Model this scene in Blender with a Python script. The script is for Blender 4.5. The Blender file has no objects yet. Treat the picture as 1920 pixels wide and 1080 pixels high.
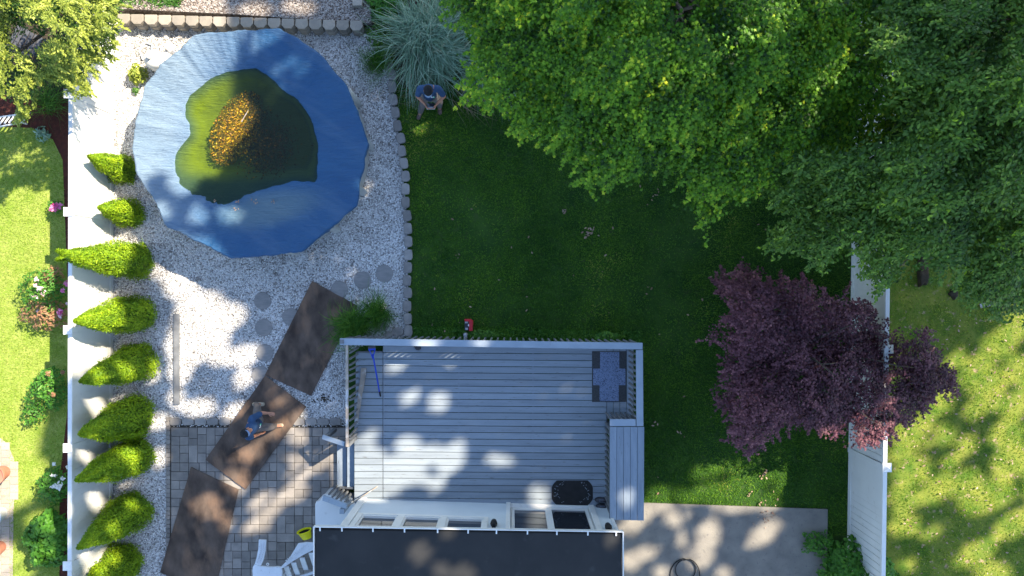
import bpy, bmesh, math, random
import numpy as np
from mathutils import Vector, Matrix, noise

R = math.radians
random.seed(7)
rng = np.random.default_rng(7)
sc = bpy.context.scene
col = sc.collection

# ------------------------------------------------------------------ camera, sky, sun, exposure
HC = 18.0            # camera height, metres
FP = 1431.0          # focal length in pixels of the 1920 px wide photograph
cam_d = bpy.data.cameras.new('camera'); cam = bpy.data.objects.new('camera', cam_d); col.objects.link(cam)
cam.location = (0, 0, HC); cam.rotation_euler = (0, 0, 0)
cam_d.sensor_width = 36; cam_d.lens = 36 * FP / 1920; cam_d.clip_end = 500; cam_d.clip_start = 0.1
sc.camera = cam
SUN = Vector((0.833, 0.536, 1.0)).normalized()
w = bpy.data.worlds.new('World'); sc.world = w; w.use_nodes = True
nt = w.node_tree; bg = nt.nodes['Background']
sky = nt.nodes.new('ShaderNodeTexSky'); sky.sky_type = 'NISHITA'; sky.sun_disc = False
sky.sun_elevation = math.asin(SUN.z); sky.sun_rotation = math.atan2(SUN.x, SUN.y)
sky.air_density = 1.0; sky.dust_density = 0.4; sky.ozone_density = 1.3
nt.links.new(sky.outputs[0], bg.inputs[0]); bg.inputs[1].default_value = 0.15
ld = bpy.data.lights.new('sun', 'SUN'); ld.energy = 5.0; ld.angle = R(0.55); ld.color = (1.0, 0.87, 0.68)
sun = bpy.data.objects.new('sun', ld); col.objects.link(sun)
sun.rotation_euler = SUN.to_track_quat('Z', 'Y').to_euler()
sc.view_settings.view_transform = 'Standard'; sc.view_settings.look = 'None'
sc.view_settings.gamma = 1.0; sc.view_settings.exposure = 1.5
sc.cycles.max_bounces = 6; sc.cycles.transparent_max_bounces = 12

# ------------------------------------------------------------------ helpers
def W(px, py, z=0.0):
    """photo pixel + real height above the lawn -> metres"""
    k = (HC - z) / FP
    return ((px - 960) * k, -(py - 540) * k)
def W3(px, py, z=0.0):
    x, y = W(px, py, z); return Vector((x, y, z))
def PX(P, z):
    k = FP / (HC - z)
    return 960 + P[..., 0] * k, 540 - P[..., 1] * k

ORG = {}
def tag(o, label=None, cat=None, group=None, kind=None):
    if label: o['label'] = label
    if cat: o['category'] = cat
    if group: o['group'] = group
    if kind: o['kind'] = kind
    return o
def thing(name, label, cat, loc, group=None):
    o = bpy.data.objects.new(name, None); col.objects.link(o)
    o.location = loc; o.empty_display_size = 0.1
    ORG[o.name] = Vector(loc)
    return tag(o, label, cat, group)
def link(name, me, parent=None, org=None):
    o = bpy.data.objects.new(name, me); col.objects.link(o)
    if parent is not None:
        o.parent = parent
        ORG[o.name] = ORG[parent.name]
    else:
        o.location = org if org is not None else (0, 0, 0)
        ORG[o.name] = Vector(o.location)
    return o

class MB:
    def __init__(s): s.v = []; s.f = []; s.r = []; s.cur = 0.5
    def rnd(s, r=None): s.cur = random.random() if r is None else r; return s
    def add(s, vs, fs):
        n = len(s.v); s.v += [tuple(p) for p in vs]
        for f in fs: s.f.append([i + n for i in f]); s.r.append(s.cur)
        return s
    def box(s, x0, x1, y0, y1, z0, z1):
        return s.add([(x0,y0,z0),(x1,y0,z0),(x1,y1,z0),(x0,y1,z0),(x0,y0,z1),(x1,y0,z1),(x1,y1,z1),(x0,y1,z1)],
              [(0,3,2,1),(4,5,6,7),(0,1,5,4),(1,2,6,5),(2,3,7,6),(3,0,4,7)])
    def bar(s, a, b, w_, h, up=(0,0,1)):
        a = Vector(a); b = Vector(b); d = (b - a).normalized(); up = Vector(up)
        if abs(d.dot(up)) > 0.98: up = Vector((0,1,0))
        sd = d.cross(up).normalized() * (w_/2); u = sd.cross(d).normalized() * (h/2)
        vs = [a-sd-u, a+sd-u, a+sd+u, a-sd+u, b-sd-u, b+sd-u, b+sd+u, b-sd+u]
        return s.add(vs, [(0,1,2,3),(7,6,5,4),(0,4,5,1),(1,5,6,2),(2,6,7,3),(3,7,4,0)])
    def prism(s, poly, z0, z1, inset=0.0):
        n = len(poly); cx = sum(p[0] for p in poly)/n; cy = sum(p[1] for p in poly)/n
        A = sum(poly[i][0]*poly[(i+1)%n][1]-poly[(i+1)%n][0]*poly[i][1] for i in range(n))
        if A < 0: poly = list(poly)[::-1]
        rings = [(0, z0)]
        if inset: rings += [(0, z1-inset*0.7), (inset*0.35, z1-inset*0.2), (inset, z1)]
        else: rings += [(0, z1)]
        vs = []
        for ins, z in rings:
            for p in poly:
                dx, dy = p[0]-cx, p[1]-cy; L = math.hypot(dx, dy) or 1
                k = max(0, 1 - ins/L)
                vs.append((cx+dx*k, cy+dy*k, z))
        fs = [tuple(range(n))[::-1], tuple(range((len(rings)-1)*n, len(rings)*n))]
        for r in range(len(rings)-1):
            for i in range(n):
                j = (i+1) % n
                fs.append((r*n+i, r*n+j, (r+1)*n+j, (r+1)*n+i))
        return s.add(vs, fs)
    def tube(s, pts, r, n=8, cap=True):
        pts = [Vector(p) for p in pts]; rs = r if isinstance(r, (list, tuple)) else [r]*len(pts)
        vs = []; side = None
        for i, p in enumerate(pts):
            d = (pts[min(i+1, len(pts)-1)] - pts[max(i-1, 0)]).normalized()
            if side is None:
                side = d.cross(Vector((0,0,1)))
                if side.length < 0.1: side = d.cross(Vector((0,1,0)))
            side = (side - d*side.dot(d)).normalized(); u = d.cross(side)
            for k in range(n):
                a = 2*math.pi*k/n; vs.append(p + side*math.cos(a)*rs[i] + u*math.sin(a)*rs[i])
        fs = []
        for i in range(len(pts)-1):
            for k in range(n):
                j = (k+1) % n; fs.append((i*n+k, i*n+j, (i+1)*n+j, (i+1)*n+k))
        if cap: fs += [tuple(range(n))[::-1], tuple(range((len(pts)-1)*n, len(pts)*n))]
        return s.add(vs, fs)
    def lathe(s, c, prof, n=28, axis=None, sx=1, sy=1, cap=True):
        """prof: (radius, height); axis: a rotation Matrix"""
        vs = []
        M_ = axis or Matrix.Identity(3); c = Vector(c)
        for r_, h in prof:
            for k in range(n):
                a = 2*math.pi*k/n
                vs.append(c + M_ @ Vector((max(r_, 1e-4)*math.cos(a)*sx, max(r_, 1e-4)*math.sin(a)*sy, h)))
        fs = []
        for i in range(len(prof)-1):
            for k in range(n):
                j = (k+1) % n; fs.append((i*n+k, i*n+j, (i+1)*n+j, (i+1)*n+k))
        if cap: fs += [tuple(range(n))[::-1], tuple(range((len(prof)-1)*n, len(prof)*n))]
        return s.add(vs, fs)
    def build(s, name, m, parent=None, smooth=False, bevel=0.0, org=None):
        if parent is not None: o0 = ORG[parent.name]
        elif org is not None: o0 = Vector(org)
        else:
            a = np.array(s.v); o0 = Vector(((a[:,0].min()+a[:,0].max())/2, (a[:,1].min()+a[:,1].max())/2, a[:,2].min()))
        me = bpy.data.meshes.new(name)
        me.from_pydata([(p[0]-o0.x, p[1]-o0.y, p[2]-o0.z) for p in s.v], [], s.f)
        at = me.attributes.new('rnd', 'FLOAT', 'FACE'); at.data.foreach_set('value', s.r)
        me.materials.append(m)
        if smooth: me.polygons.foreach_set('use_smooth', [True]*len(me.polygons))
        me.update()
        o = link(name, me, parent, o0)
        if bevel:
            b = o.modifiers.new('bevel', 'BEVEL'); b.width = bevel; b.segments = 2; b.limit_method = 'ANGLE'
        return o

def np_mesh(name, V, F, m, parent=None, org=(0,0,0), attrs=None, smooth=False):
    """V (n,3); F (k,m) all faces with the same number of corners; attrs: point floats"""
    o0 = ORG[parent.name] if parent is not None else Vector(org)
    V = np.asarray(V, float) - np.array(o0)
    me = bpy.data.meshes.new(name)
    me.vertices.add(len(V)); me.vertices.foreach_set('co', V.astype(np.float32).ravel())
    k, c = F.shape
    me.loops.add(k*c); me.loops.foreach_set('vertex_index', F.astype(np.int32).ravel())
    me.polygons.add(k); me.polygons.foreach_set('loop_start', np.arange(0, k*c, c, dtype=np.int32))
    me.polygons.foreach_set('loop_total', np.full(k, c, dtype=np.int32))
    if smooth: me.polygons.foreach_set('use_smooth', np.ones(k, dtype=bool))
    me.update(calc_edges=True)
    for an, av in (attrs or {}).items():
        at = me.attributes.new(an, 'FLOAT', 'POINT'); at.data.foreach_set('value', np.asarray(av, np.float32))
    me.materials.append(m)
    return link(name, me, parent, o0)

def stars(n=5, valley=0.38, droop=0.12):
    v = [(0,0,0.04)]; 
    lens = [1.0, 0.85, 0.62, 0.62, 0.85] if n == 5 else [1]*n
    for i in range(n):
        a = 2*math.pi*i/n; v.append((lens[i]*math.cos(a), lens[i]*math.sin(a), -droop))
        a += math.pi/n; v.append((valley*math.cos(a), valley*math.sin(a), 0))
    f = []
    for i in range(n):
        prev = 2*((i-1) % n)+2
        f.append((0, prev, 2*i+1, 2*i+2))
    return np.array(v), np.array(f)
STAR = stars()
OVAL = (np.array([(-0.9,0,0),(-0.2,0.45,0.1),(0.55,0.36,0.06),(1.0,0,-0.06),(0.55,-0.36,0.06),(-0.2,-0.45,0.1)]), np.array([(0,1,2,3),(0,3,4,5)])[:, ::-1])
SPRAY = (np.array([(-0.8,0,0),(0.1,0.38,0.05),(1.0,0,-0.1),(0.1,-0.38,0.05)]), np.array([(0,3,2,1)]))
CHIP = (np.array([(1,0,0),(0,0.8,0.1),(-0.9,0.1,0),(0.1,-0.75,0),(0.1,0.1,0.6),(0,0,-0.5)]), np.array([(0,1,4),(1,2,4),(2,3,4),(3,0,4),(1,0,5),(2,1,5),(3,2,5),(0,3,5)]))

def unit(a): return a / np.maximum(np.linalg.norm(a, axis=-1, keepdims=True), 1e-9)
def scatter(P, N, size, tmpl, D=None, aspect=1.0):
    """copies of a small template at P with normal N, heading D"""
    TV, TF = tmpl; n = len(P); N = unit(N)
    if D is None: D = rng.normal(size=(n,3))
    T = unit(D - N*np.sum(D*N, axis=1, keepdims=True)); B = np.cross(N, T)
    s = np.broadcast_to(np.asarray(size, float), (n,))[:, None, None]
    V = P[:, None, :] + s*(TV[None,:,0:1]*T[:,None,:] + aspect*TV[None,:,1:2]*B[:,None,:] + TV[None,:,2:3]*N[:,None,:])
    F = TF[None] + (np.arange(n)*len(TV))[:, None, None]
    return V.reshape(-1,3), F.reshape(-1, TF.shape[1]), len(TV)

def inpoly(x, y, poly):
    x = np.asarray(x); y = np.asarray(y); c = np.zeros(x.shape, bool); n = len(poly)
    for i in range(n):
        x0, y0 = poly[i]; x1, y1 = poly[(i+1) % n]
        if y0 == y1: continue
        t = ((y0 > y) != (y1 > y)) & (x < (x1-x0)*(y-y0)/(y1-y0)+x0)
        c ^= t
    return c
def sdist(x, y, poly):
    d = np.full(np.shape(x), 1e9); n = len(poly)
    for i in range(n):
        x0, y0 = poly[i]; x1, y1 = poly[(i+1) % n]; dx, dy = x1-x0, y1-y0
        t = np.clip(((x-x0)*dx+(y-y0)*dy)/(dx*dx+dy*dy+1e-12), 0, 1)
        d = np.minimum(d, np.hypot(x-x0-t*dx, y-y0-t*dy))
    return np.where(inpoly(x, y, poly), -d, d)
def sample(poly, n):
    a = np.array(poly); out = []
    lo, hi = a.min(0), a.max(0); got = 0
    while got < n:
        p = rng.uniform(lo, hi, size=(n*2+10, 2)); p = p[inpoly(p[:,0], p[:,1], poly)]
        out.append(p); got += len(p)
    return np.concatenate(out)[:n]

# ------------------------------------------------------------------ materials
def M(name, c1, c2=None, rough=0.8, scale=4, stretch=(1,1,1), bump=0.15, bscale=60, vary=0.0, metal=0.0, spec=0.3,
      c3=None, s3=None, t3=(0.6,0.7), coat=0.0, rot=0.0, detail=6, attr='rnd'):
    m = bpy.data.materials.new(name); m.use_nodes = True; t = m.node_tree; N = t.nodes; L = t.links
    b = N['Principled BSDF']; b.inputs['Roughness'].default_value = rough; b.inputs['Metallic'].default_value = metal
    b.inputs['Specular IOR Level'].default_value = spec; b.inputs['Coat Weight'].default_value = coat
    g = N.new('ShaderNodeNewGeometry'); mp = N.new('ShaderNodeMapping'); mp.inputs['Scale'].default_value = stretch
    mp.inputs['Rotation'].default_value = (0, 0, rot)
    L.new(g.outputs['Position'], mp.inputs[0])
    n1 = N.new('ShaderNodeTexNoise'); n1.inputs['Scale'].default_value = scale; n1.inputs['Detail'].default_value = detail
    L.new(mp.outputs[0], n1.inputs['Vector'])
    rp = N.new('ShaderNodeMapRange'); rp.inputs[1].default_value = 0.3; rp.inputs[2].default_value = 0.7
    L.new(n1.outputs[0], rp.inputs[0])
    mx = N.new('ShaderNodeMix'); mx.data_type = 'RGBA'; L.new(rp.outputs[0], mx.inputs[0])
    mx.inputs[6].default_value = (*c1, 1); mx.inputs[7].default_value = (*(c2 or c1), 1); out = mx.outputs[2]
    if c3:
        n3 = N.new('ShaderNodeTexNoise'); n3.inputs['Scale'].default_value = s3 or scale*2; n3.inputs['Detail'].default_value = 8
        L.new(mp.outputs[0], n3.inputs['Vector'])
        r3 = N.new('ShaderNodeMapRange'); r3.inputs[1].default_value = t3[0]; r3.inputs[2].default_value = t3[1]
        L.new(n3.outputs[0], r3.inputs[0])
        m3 = N.new('ShaderNodeMix'); m3.data_type = 'RGBA'; L.new(r3.outputs[0], m3.inputs[0]); L.new(out, m3.inputs[6])
        m3.inputs[7].default_value = (*c3, 1); out = m3.outputs[2]
    if vary:
        at = N.new('ShaderNodeAttribute'); at.attribute_name = attr
        r4 = N.new('ShaderNodeMapRange'); r4.inputs[3].default_value = 1-vary; r4.inputs[4].default_value = 1+vary
        L.new(at.outputs['Fac'], r4.inputs[0])
        vm = N.new('ShaderNodeVectorMath'); vm.operation = 'SCALE'; L.new(out, vm.inputs[0]); L.new(r4.outputs[0], vm.inputs['Scale']); out = vm.outputs[0]
    L.new(out, b.inputs['Base Color'])
    if bump:
        n2 = N.new('ShaderNodeTexNoise'); n2.inputs['Scale'].default_value = bscale; n2.inputs['Detail'].default_value = 4
        L.new(mp.outputs[0], n2.inputs['Vector'])
        bp = N.new('ShaderNodeBump'); bp.inputs['Strength'].default_value = bump; bp.inputs['Distance'].default_value = 0.02
        L.new(n2.outputs[0], bp.inputs['Height']); L.new(bp.outputs[0], b.inputs['Normal'])
    return m
def LEAF(name, cols, rough=0.5, trans=0.3, spec=0.3, pos=None):
    """cols: colours picked by the leaf's own random number"""
    m = bpy.data.materials.new(name); m.use_nodes = True; t = m.node_tree; N = t.nodes; L = t.links
    b = N['Principled BSDF']; b.inputs['Roughness'].default_value = rough; b.inputs['Specular IOR Level'].default_value = spec
    at = N.new('ShaderNodeAttribute'); at.attribute_name = 'rnd'
    cr = N.new('ShaderNodeValToRGB'); e = cr.color_ramp.elements
    ps = pos or [i/(len(cols)-1) for i in range(len(cols))]
    e[0].color = (*cols[0], 1); e[0].position = ps[0]; e[1].color = (*cols[-1], 1); e[1].position = ps[-1]
    for p, c in zip(ps[1:-1], cols[1:-1]): x = e.new(p); x.color = (*c, 1)
    L.new(at.outputs['Fac'], cr.inputs[0]); L.new(cr.outputs[0], b.inputs['Base Color'])
    if trans:
        tr = N.new('ShaderNodeBsdfTranslucent'); L.new(cr.outputs[0], tr.inputs[0])
        mx = N.new('ShaderNodeMixShader'); mx.inputs[0].default_value = trans
        L.new(b.outputs[0], mx.inputs[1]); L.new(tr.outputs[0], mx.inputs[2]); L.new(mx.outputs[0], N['Material Output'].inputs[0])
    return m

m_vinyl = M('white vinyl', (0.72,0.72,0.70), (0.66,0.66,0.64), rough=0.45, scale=2, bump=0.03, c3=(0.5,0.49,0.45), s3=7, t3=(0.62,0.85))
m_deck = M('grey painted boards', (0.205,0.242,0.28), (0.25,0.292,0.333), rough=0.6, scale=2.2, stretch=(0.7,6,1), bump=0.25, bscale=30, vary=0.11, c3=(0.12,0.125,0.13), s3=8, t3=(0.63,0.75))
m_deckv = M('grey painted boards lengthwise', (0.19,0.235,0.29), (0.24,0.29,0.35), rough=0.6, scale=2.2, stretch=(6,0.7,1), bump=0.25, bscale=30, vary=0.08, c3=(0.10,0.10,0.105), s3=9, t3=(0.62,0.74))
m_rail = M('pale grey rail paint', (0.25,0.305,0.37), (0.30,0.355,0.42), rough=0.6, scale=3, bump=0.15, bscale=40, c3=(0.24,0.25,0.26), s3=8, t3=(0.68,0.78), vary=0.06)
m_balu = M('worn grey baluster wood', (0.12,0.125,0.13), (0.19,0.20,0.215), rough=0.8, scale=6, bump=0.3, vary=0.3)
m_weath = M('weathered bare wood', (0.36,0.30,0.24), (0.25,0.22,0.19), rough=0.9, scale=5, stretch=(1,1,1), bump=0.4, vary=0.2, c3=(0.42,0.42,0.42), s3=4, t3=(0.5,0.6))
m_ply = M('dirty plywood', (0.038,0.027,0.022), (0.135,0.098,0.076), rough=0.85, scale=2.6, stretch=(1.3,0.8,1), rot=math.radians(28), bump=0.4, bscale=18, c3=(0.21,0.13,0.085), s3=1.9, t3=(0.50,0.75), vary=0.10, detail=12)
m_conc = M('old concrete', (0.265,0.245,0.21), (0.165,0.155,0.14), rough=0.9, scale=2.5, bump=0.3, bscale=50, c3=(0.13,0.125,0.12), s3=14, t3=(0.60,0.78), detail=10)
m_paver = M('grey pavers', (0.27,0.245,0.22), (0.19,0.174,0.158), rough=0.9, scale=5, bump=0.35, bscale=60, vary=0.22, c3=(0.28,0.26,0.235), s3=25, t3=(0.6,0.8))
m_joint = M('dirt joint', (0.035,0.035,0.03), (0.07,0.06,0.05), rough=1, scale=20)
m_cobble = M('tumbled edging stone', (0.29,0.27,0.25), (0.20,0.19,0.18), rough=0.9, scale=6, bump=0.4, bscale=50, vary=0.22)
m_block = M('tan wall block', (0.33,0.29,0.235), (0.25,0.225,0.19), rough=0.9, scale=5, bump=0.5, bscale=50, vary=0.18)
m_step = M('round stepping stone', (0.27,0.26,0.25), (0.19,0.19,0.19), rough=0.85, scale=6, stretch=(1,4,1), bump=0.3, bscale=40, vary=0.15)
m_soil = M('dark soil', (0.028,0.022,0.016), (0.055,0.045,0.03), rough=1, scale=7, bump=0.6, bscale=60)
m_mulch = M('red mulch', (0.11,0.028,0.018), (0.055,0.018,0.013), rough=1, scale=14, bump=0.9, bscale=80)
m_roof = M('charcoal roof membrane', (0.020,0.021,0.022), (0.030,0.030,0.031), rough=0.75, scale=1.6, bump=0.12, bscale=20, c3=(0.052,0.052,0.052), s3=3.5, t3=(0.62,0.85), detail=10)
m_glass = M('dark window glass', (0.012,0.016,0.024), (0.02,0.025,0.035), rough=0.06, spec=0.8, bump=0.0)
m_black = M('black rubber', (0.012,0.012,0.013), (0.02,0.02,0.021), rough=0.65, scale=10, bump=0.2)
m_bark = M('grey brown bark', (0.11,0.085,0.065), (0.06,0.048,0.038), rough=0.95, scale=9, stretch=(1,1,0.3), bump=0.8, bscale=30)
m_blue = M('blue broom plastic', (0.01,0.05,0.42), rough=0.35, bump=0)
m_red = M('red plastic', (0.55,0.02,0.03), (0.42,0.02,0.03), rough=0.35, bump=0)
m_steel = M('grey metal', (0.42,0.42,0.43), (0.3,0.3,0.31), rough=0.4, metal=0.6, bump=0.05)
m_darkp = M('dark grey plastic', (0.035,0.035,0.045), (0.06,0.06,0.07), rough=0.5, bump=0.05)
m_yel = M('yellow plastic', (0.80,0.74,0.01), (0.72,0.66,0.01), rough=0.4, bump=0.03)
m_resin = M('white moulded resin', (0.66,0.69,0.72), (0.58,0.61,0.64), rough=0.5, scale=7, bump=0.1, c3=(0.36,0.38,0.40), s3=22, t3=(0.62,0.75))
m_poolw = M('beige pool wall', (0.46,0.46,0.43), (0.38,0.38,0.36), rough=0.5, scale=3, bump=0.05)
m_terra = M('terracotta', (0.48,0.20,0.13), (0.40,0.16,0.10), rough=0.85, scale=8, bump=0.15)
m_glaze = M('pale glazed pot', (0.55,0.55,0.56), (0.45,0.45,0.47), rough=0.5, scale=8, bump=0.05)
m_potsoil = M('dry potting mix', (0.33,0.24,0.17), (0.22,0.15,0.10), rough=1, scale=30, bump=0.8)
m_path = M('pale neighbour paving', (0.38,0.33,0.27), (0.33,0.29,0.24), rough=0.9, scale=4, bump=0.2, vary=0.10)
m_skin = M('tanned skin', (0.42,0.20,0.125), (0.36,0.165,0.10), rough=0.55, scale=12, bump=0.05)
m_shirt = M('navy blue tee shirt', (0.020,0.050,0.115), (0.030,0.070,0.150), rough=0.85, scale=9, bump=0.3, bscale=14)
m_trous = M('grey brown work trousers', (0.12,0.105,0.10), (0.17,0.15,0.14), rough=0.9, scale=9, bump=0.3, bscale=16)
m_boot = M('scuffed brown shoes', (0.11,0.075,0.06), (0.17,0.12,0.10), rough=0.8, scale=20, bump=0.2)
m_boot2 = M('tan suede shoes', (0.42,0.36,0.27), (0.30,0.26,0.20), rough=0.8, scale=20, bump=0.2)
m_hair = M('black cap cloth', (0.010,0.010,0.012), (0.018,0.018,0.02), rough=0.9, scale=20, bump=0.2)
m_white = M('white print', (0.7,0.72,0.72), rough=0.7, bump=0)
m_green = M('mint print', (0.12,0.62,0.36), rough=0.7, bump=0)
m_lite = M('grey blue cloth', (0.20,0.27,0.38), rough=0.8, bump=0.1)

m_maple = LEAF('maple leaves', [(0.010,0.045,0.006),(0.085,0.225,0.012),(0.20,0.39,0.016),(0.50,0.58,0.03)], pos=[0,0.42,0.78,1.0], trans=0.35)
m_oakl = LEAF('glossy oval leaves', [(0.020,0.058,0.010),(0.085,0.185,0.024),(0.16,0.28,0.032),(0.30,0.48,0.03)], pos=[0,0.5,0.9,1.0], rough=0.4, trans=0.25)
m_purp = LEAF('purple maple leaves', [(0.034,0.011,0.019),(0.145,0.052,0.068),(0.26,0.105,0.125),(0.36,0.15,0.15)], pos=[0,0.5,0.9,1], trans=0.25)
m_junip = LEAF('yellow green juniper sprays', [(0.05,0.09,0.012),(0.22,0.28,0.035),(0.46,0.50,0.09)], trans=0.2)
m_arb = LEAF('arborvitae sprays', [(0.05,0.12,0.004),(0.17,0.30,0.006),(0.34,0.46,0.010)], trans=0.2, rough=0.6)
m_shrub = LEAF('mid green shrub leaves', [(0.03,0.11,0.015),(0.06,0.20,0.02),(0.12,0.30,0.03)], trans=0.3)
m_shade = LEAF('unseen oak leaves', [(0.10,0.19,0.03),(0.15,0.26,0.04)], trans=0.3)
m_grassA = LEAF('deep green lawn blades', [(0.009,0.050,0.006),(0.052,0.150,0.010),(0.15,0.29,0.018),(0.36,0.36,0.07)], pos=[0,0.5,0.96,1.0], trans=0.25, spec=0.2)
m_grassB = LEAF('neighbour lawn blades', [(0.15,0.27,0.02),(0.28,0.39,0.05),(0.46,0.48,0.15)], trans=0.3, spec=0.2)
m_grassC = LEAF('sparse mossy lawn blades', [(0.03,0.11,0.006),(0.13,0.26,0.012),(0.42,0.46,0.04),(0.55,0.40,0.25)], pos=[0,0.55,0.9,1.0], trans=0.25, spec=0.2)
m_orn = LEAF('variegated grass blades', [(0.10,0.20,0.12),(0.20,0.33,0.22),(0.34,0.46,0.34),(0.42,0.40,0.27)], pos=[0,0.5,0.92,1.0], trans=0.2)
m_gtuft = LEAF('green tuft blades', [(0.03,0.11,0.015),(0.07,0.20,0.025),(0.16,0.32,0.03)], trans=0.3)
m_straw = LEAF('dead brown blades', [(0.20,0.15,0.09),(0.33,0.26,0.16)], trans=0.1)
m_bronze = LEAF('bronze new rose leaves', [(0.30,0.13,0.07),(0.42,0.22,0.12),(0.14,0.20,0.05)], trans=0.3)
m_pinkfl = LEAF('pink petals', [(0.75,0.45,0.50),(0.85,0.72,0.74)], trans=0.3)
m_magfl = LEAF('magenta petals', [(0.65,0.06,0.30),(0.75,0.30,0.50)], trans=0.3)
m_whitefl = LEAF('white petals', [(0.75,0.76,0.72),(0.85,0.85,0.82)], trans=0.3)
m_litter = LEAF('soaked brown leaves', [(0.05,0.025,0.006),(0.32,0.15,0.006),(0.62,0.38,0.015)], trans=0.1)
m_dry = LEAF('dry fallen leaves', [(0.22,0.13,0.09),(0.42,0.30,0.22)], trans=0.1)
m_chip = LEAF('marble chips', [(0.20,0.185,0.17),(0.58,0.57,0.55),(0.78,0.77,0.75),(0.86,0.86,0.85)], pos=[0,0.2,0.5,1.0], trans=0, rough=0.7)
m_chipt = LEAF('tan terrace chips', [(0.14,0.11,0.09),(0.34,0.29,0.25),(0.52,0.47,0.42),(0.62,0.58,0.54)], pos=[0,0.3,0.7,1.0], trans=0, rough=0.8)

def gravel_mat(name, cols, sc_=32):
    m = bpy.data.materials.new(name); m.use_nodes = True; t = m.node_tree; N = t.nodes; L = t.links
    b = N['Principled BSDF']; b.inputs['Roughness'].default_value = 0.85; b.inputs['Specular IOR Level'].default_value = 0.2
    g = N.new('ShaderNodeNewGeometry'); v = N.new('ShaderNodeTexVoronoi'); v.inputs['Scale'].default_value = sc_
    L.new(g.outputs['Position'], v.inputs['Vector'])
    cr = N.new('ShaderNodeValToRGB'); e = cr.color_ramp.elements
    e[0].color = (*cols[0], 1); e[1].color = (*cols[2], 1); x = e.new(0.45); x.color = (*cols[1], 1)
    sp = N.new('ShaderNodeSeparateColor'); L.new(v.outputs['Color'], sp.inputs[0]); L.new(sp.outputs[0], cr.inputs[0])
    n = N.new('ShaderNodeTexNoise'); n.inputs['Scale'].default_value = 1.2; n.inputs['Detail'].default_value = 8; L.new(g.outputs['Position'], n.inputs['Vector'])
    r = N.new('ShaderNodeMapRange'); r.inputs[1].default_value = 0.35; r.inputs[2].default_value = 0.6; r.inputs[3].default_value = 0.7; r.inputs[4].default_value = 1.0; L.new(n.outputs[0], r.inputs[0])
    vm = N.new('ShaderNodeVectorMath'); vm.operation = 'SCALE'; L.new(cr.outputs[0], vm.inputs[0]); L.new(r.outputs[0], vm.inputs['Scale']); L.new(vm.outputs[0], b.inputs['Base Color'])
    bp = N.new('ShaderNodeBump'); bp.invert = True; bp.inputs['Strength'].default_value = 0.8; bp.inputs['Distance'].default_value = 0.02
    L.new(v.outputs['Distance'], bp.inputs['Height']); L.new(bp.outputs[0], b.inputs['Normal'])
    return m
m_gravel = gravel_mat('white marble gravel', [(0.16,0.15,0.14),(0.48,0.47,0.46),(0.74,0.74,0.73)])
m_gravt = gravel_mat('tan gravel', [(0.08,0.06,0.05),(0.25,0.21,0.18),(0.48,0.44,0.40)])
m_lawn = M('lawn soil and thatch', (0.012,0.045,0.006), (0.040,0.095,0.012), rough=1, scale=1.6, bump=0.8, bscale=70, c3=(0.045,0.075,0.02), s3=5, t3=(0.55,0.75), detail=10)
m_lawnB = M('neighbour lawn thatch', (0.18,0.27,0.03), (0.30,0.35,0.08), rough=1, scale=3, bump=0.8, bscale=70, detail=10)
m_lawnC = M('mossy lawn thatch', (0.06,0.13,0.012), (0.22,0.24,0.04), rough=1, scale=2.2, bump=0.8, bscale=70, c3=(0.36,0.26,0.17), s3=6, t3=(0.60,0.72), detail=10)

# ------------------------------------------------------------------ the ground and paving
def sheet(name, poly, z, m, n=None):
    b = MB(); b.add([(p[0], p[1], z) for p in poly], [tuple(range(len(poly)))])
    o = b.build(name, m, org=(0,0,0)); 
    # faces up
    if o.data.polygons[0].normal.z < 0: o.data.flip_normals()
    return tag(o, kind='structure')
def wp(pts, z=0.0): return [W(p[0], p[1], z) for p in pts]

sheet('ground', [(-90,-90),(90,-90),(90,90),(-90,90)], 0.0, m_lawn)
LX = -9.50   # line of the fence by the gravel
gravel_px = [(211,30),(690,30),(700,62),(730,110),(740,190),(752,290),(763,400),(765,520),(766,630),(700,640),(650,660),(650,800),(318,800),(316,1240),(196,1240)]
gravel_w = wp(gravel_px)
sheet('gravel_yard', gravel_w, 0.008, m_gravel)
nl = [(-400,-400),(204,-400),(204,1400),(-400,1400)]
sheet('lawn_beyond_fence', wp(nl), 0.006, m_lawnB)
nr = [(1600,-500),(2400,-500),(2400,1500),(1592,1500)]
sheet('lawn_beside_fence', wp(nr), 0.006, m_lawnC)
sheet('soil_under_juniper', wp([(-60,-60),(205,-60),(205,182),(-60,176)]), 0.016, m_soil)
mulch_px = [(-60,170),(205,170),(205,560),(128,560),(122,400),(118,300),(100,262),(60,240),(-60,235)]
sheet('mulch_bed', wp(mulch_px), 0.012, m_mulch)
sheet('mulch_strip', wp([(128,562),(205,562),(205,1300),(112,1300),(112,900),(128,760)]), 0.012, m_mulch)
soil_px = [(692,-80),(900,-80),(900,60),(870,150),(760,165),(742,150),(722,90),(700,56)]
sheet('soil_bed', wp(soil_px), 0.014, m_soil)

# raised terrace behind the block wall
ter = wp([(60,-300),(700,-300),(700,52),(430,34),(215,24),(60,20)], 0.0)
b = MB(); b.prism(ter, -0.05, 0.30); o = b.build('gravel_terrace', m_gravt, org=(0,0,0)); tag(o, kind='structure')

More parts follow.
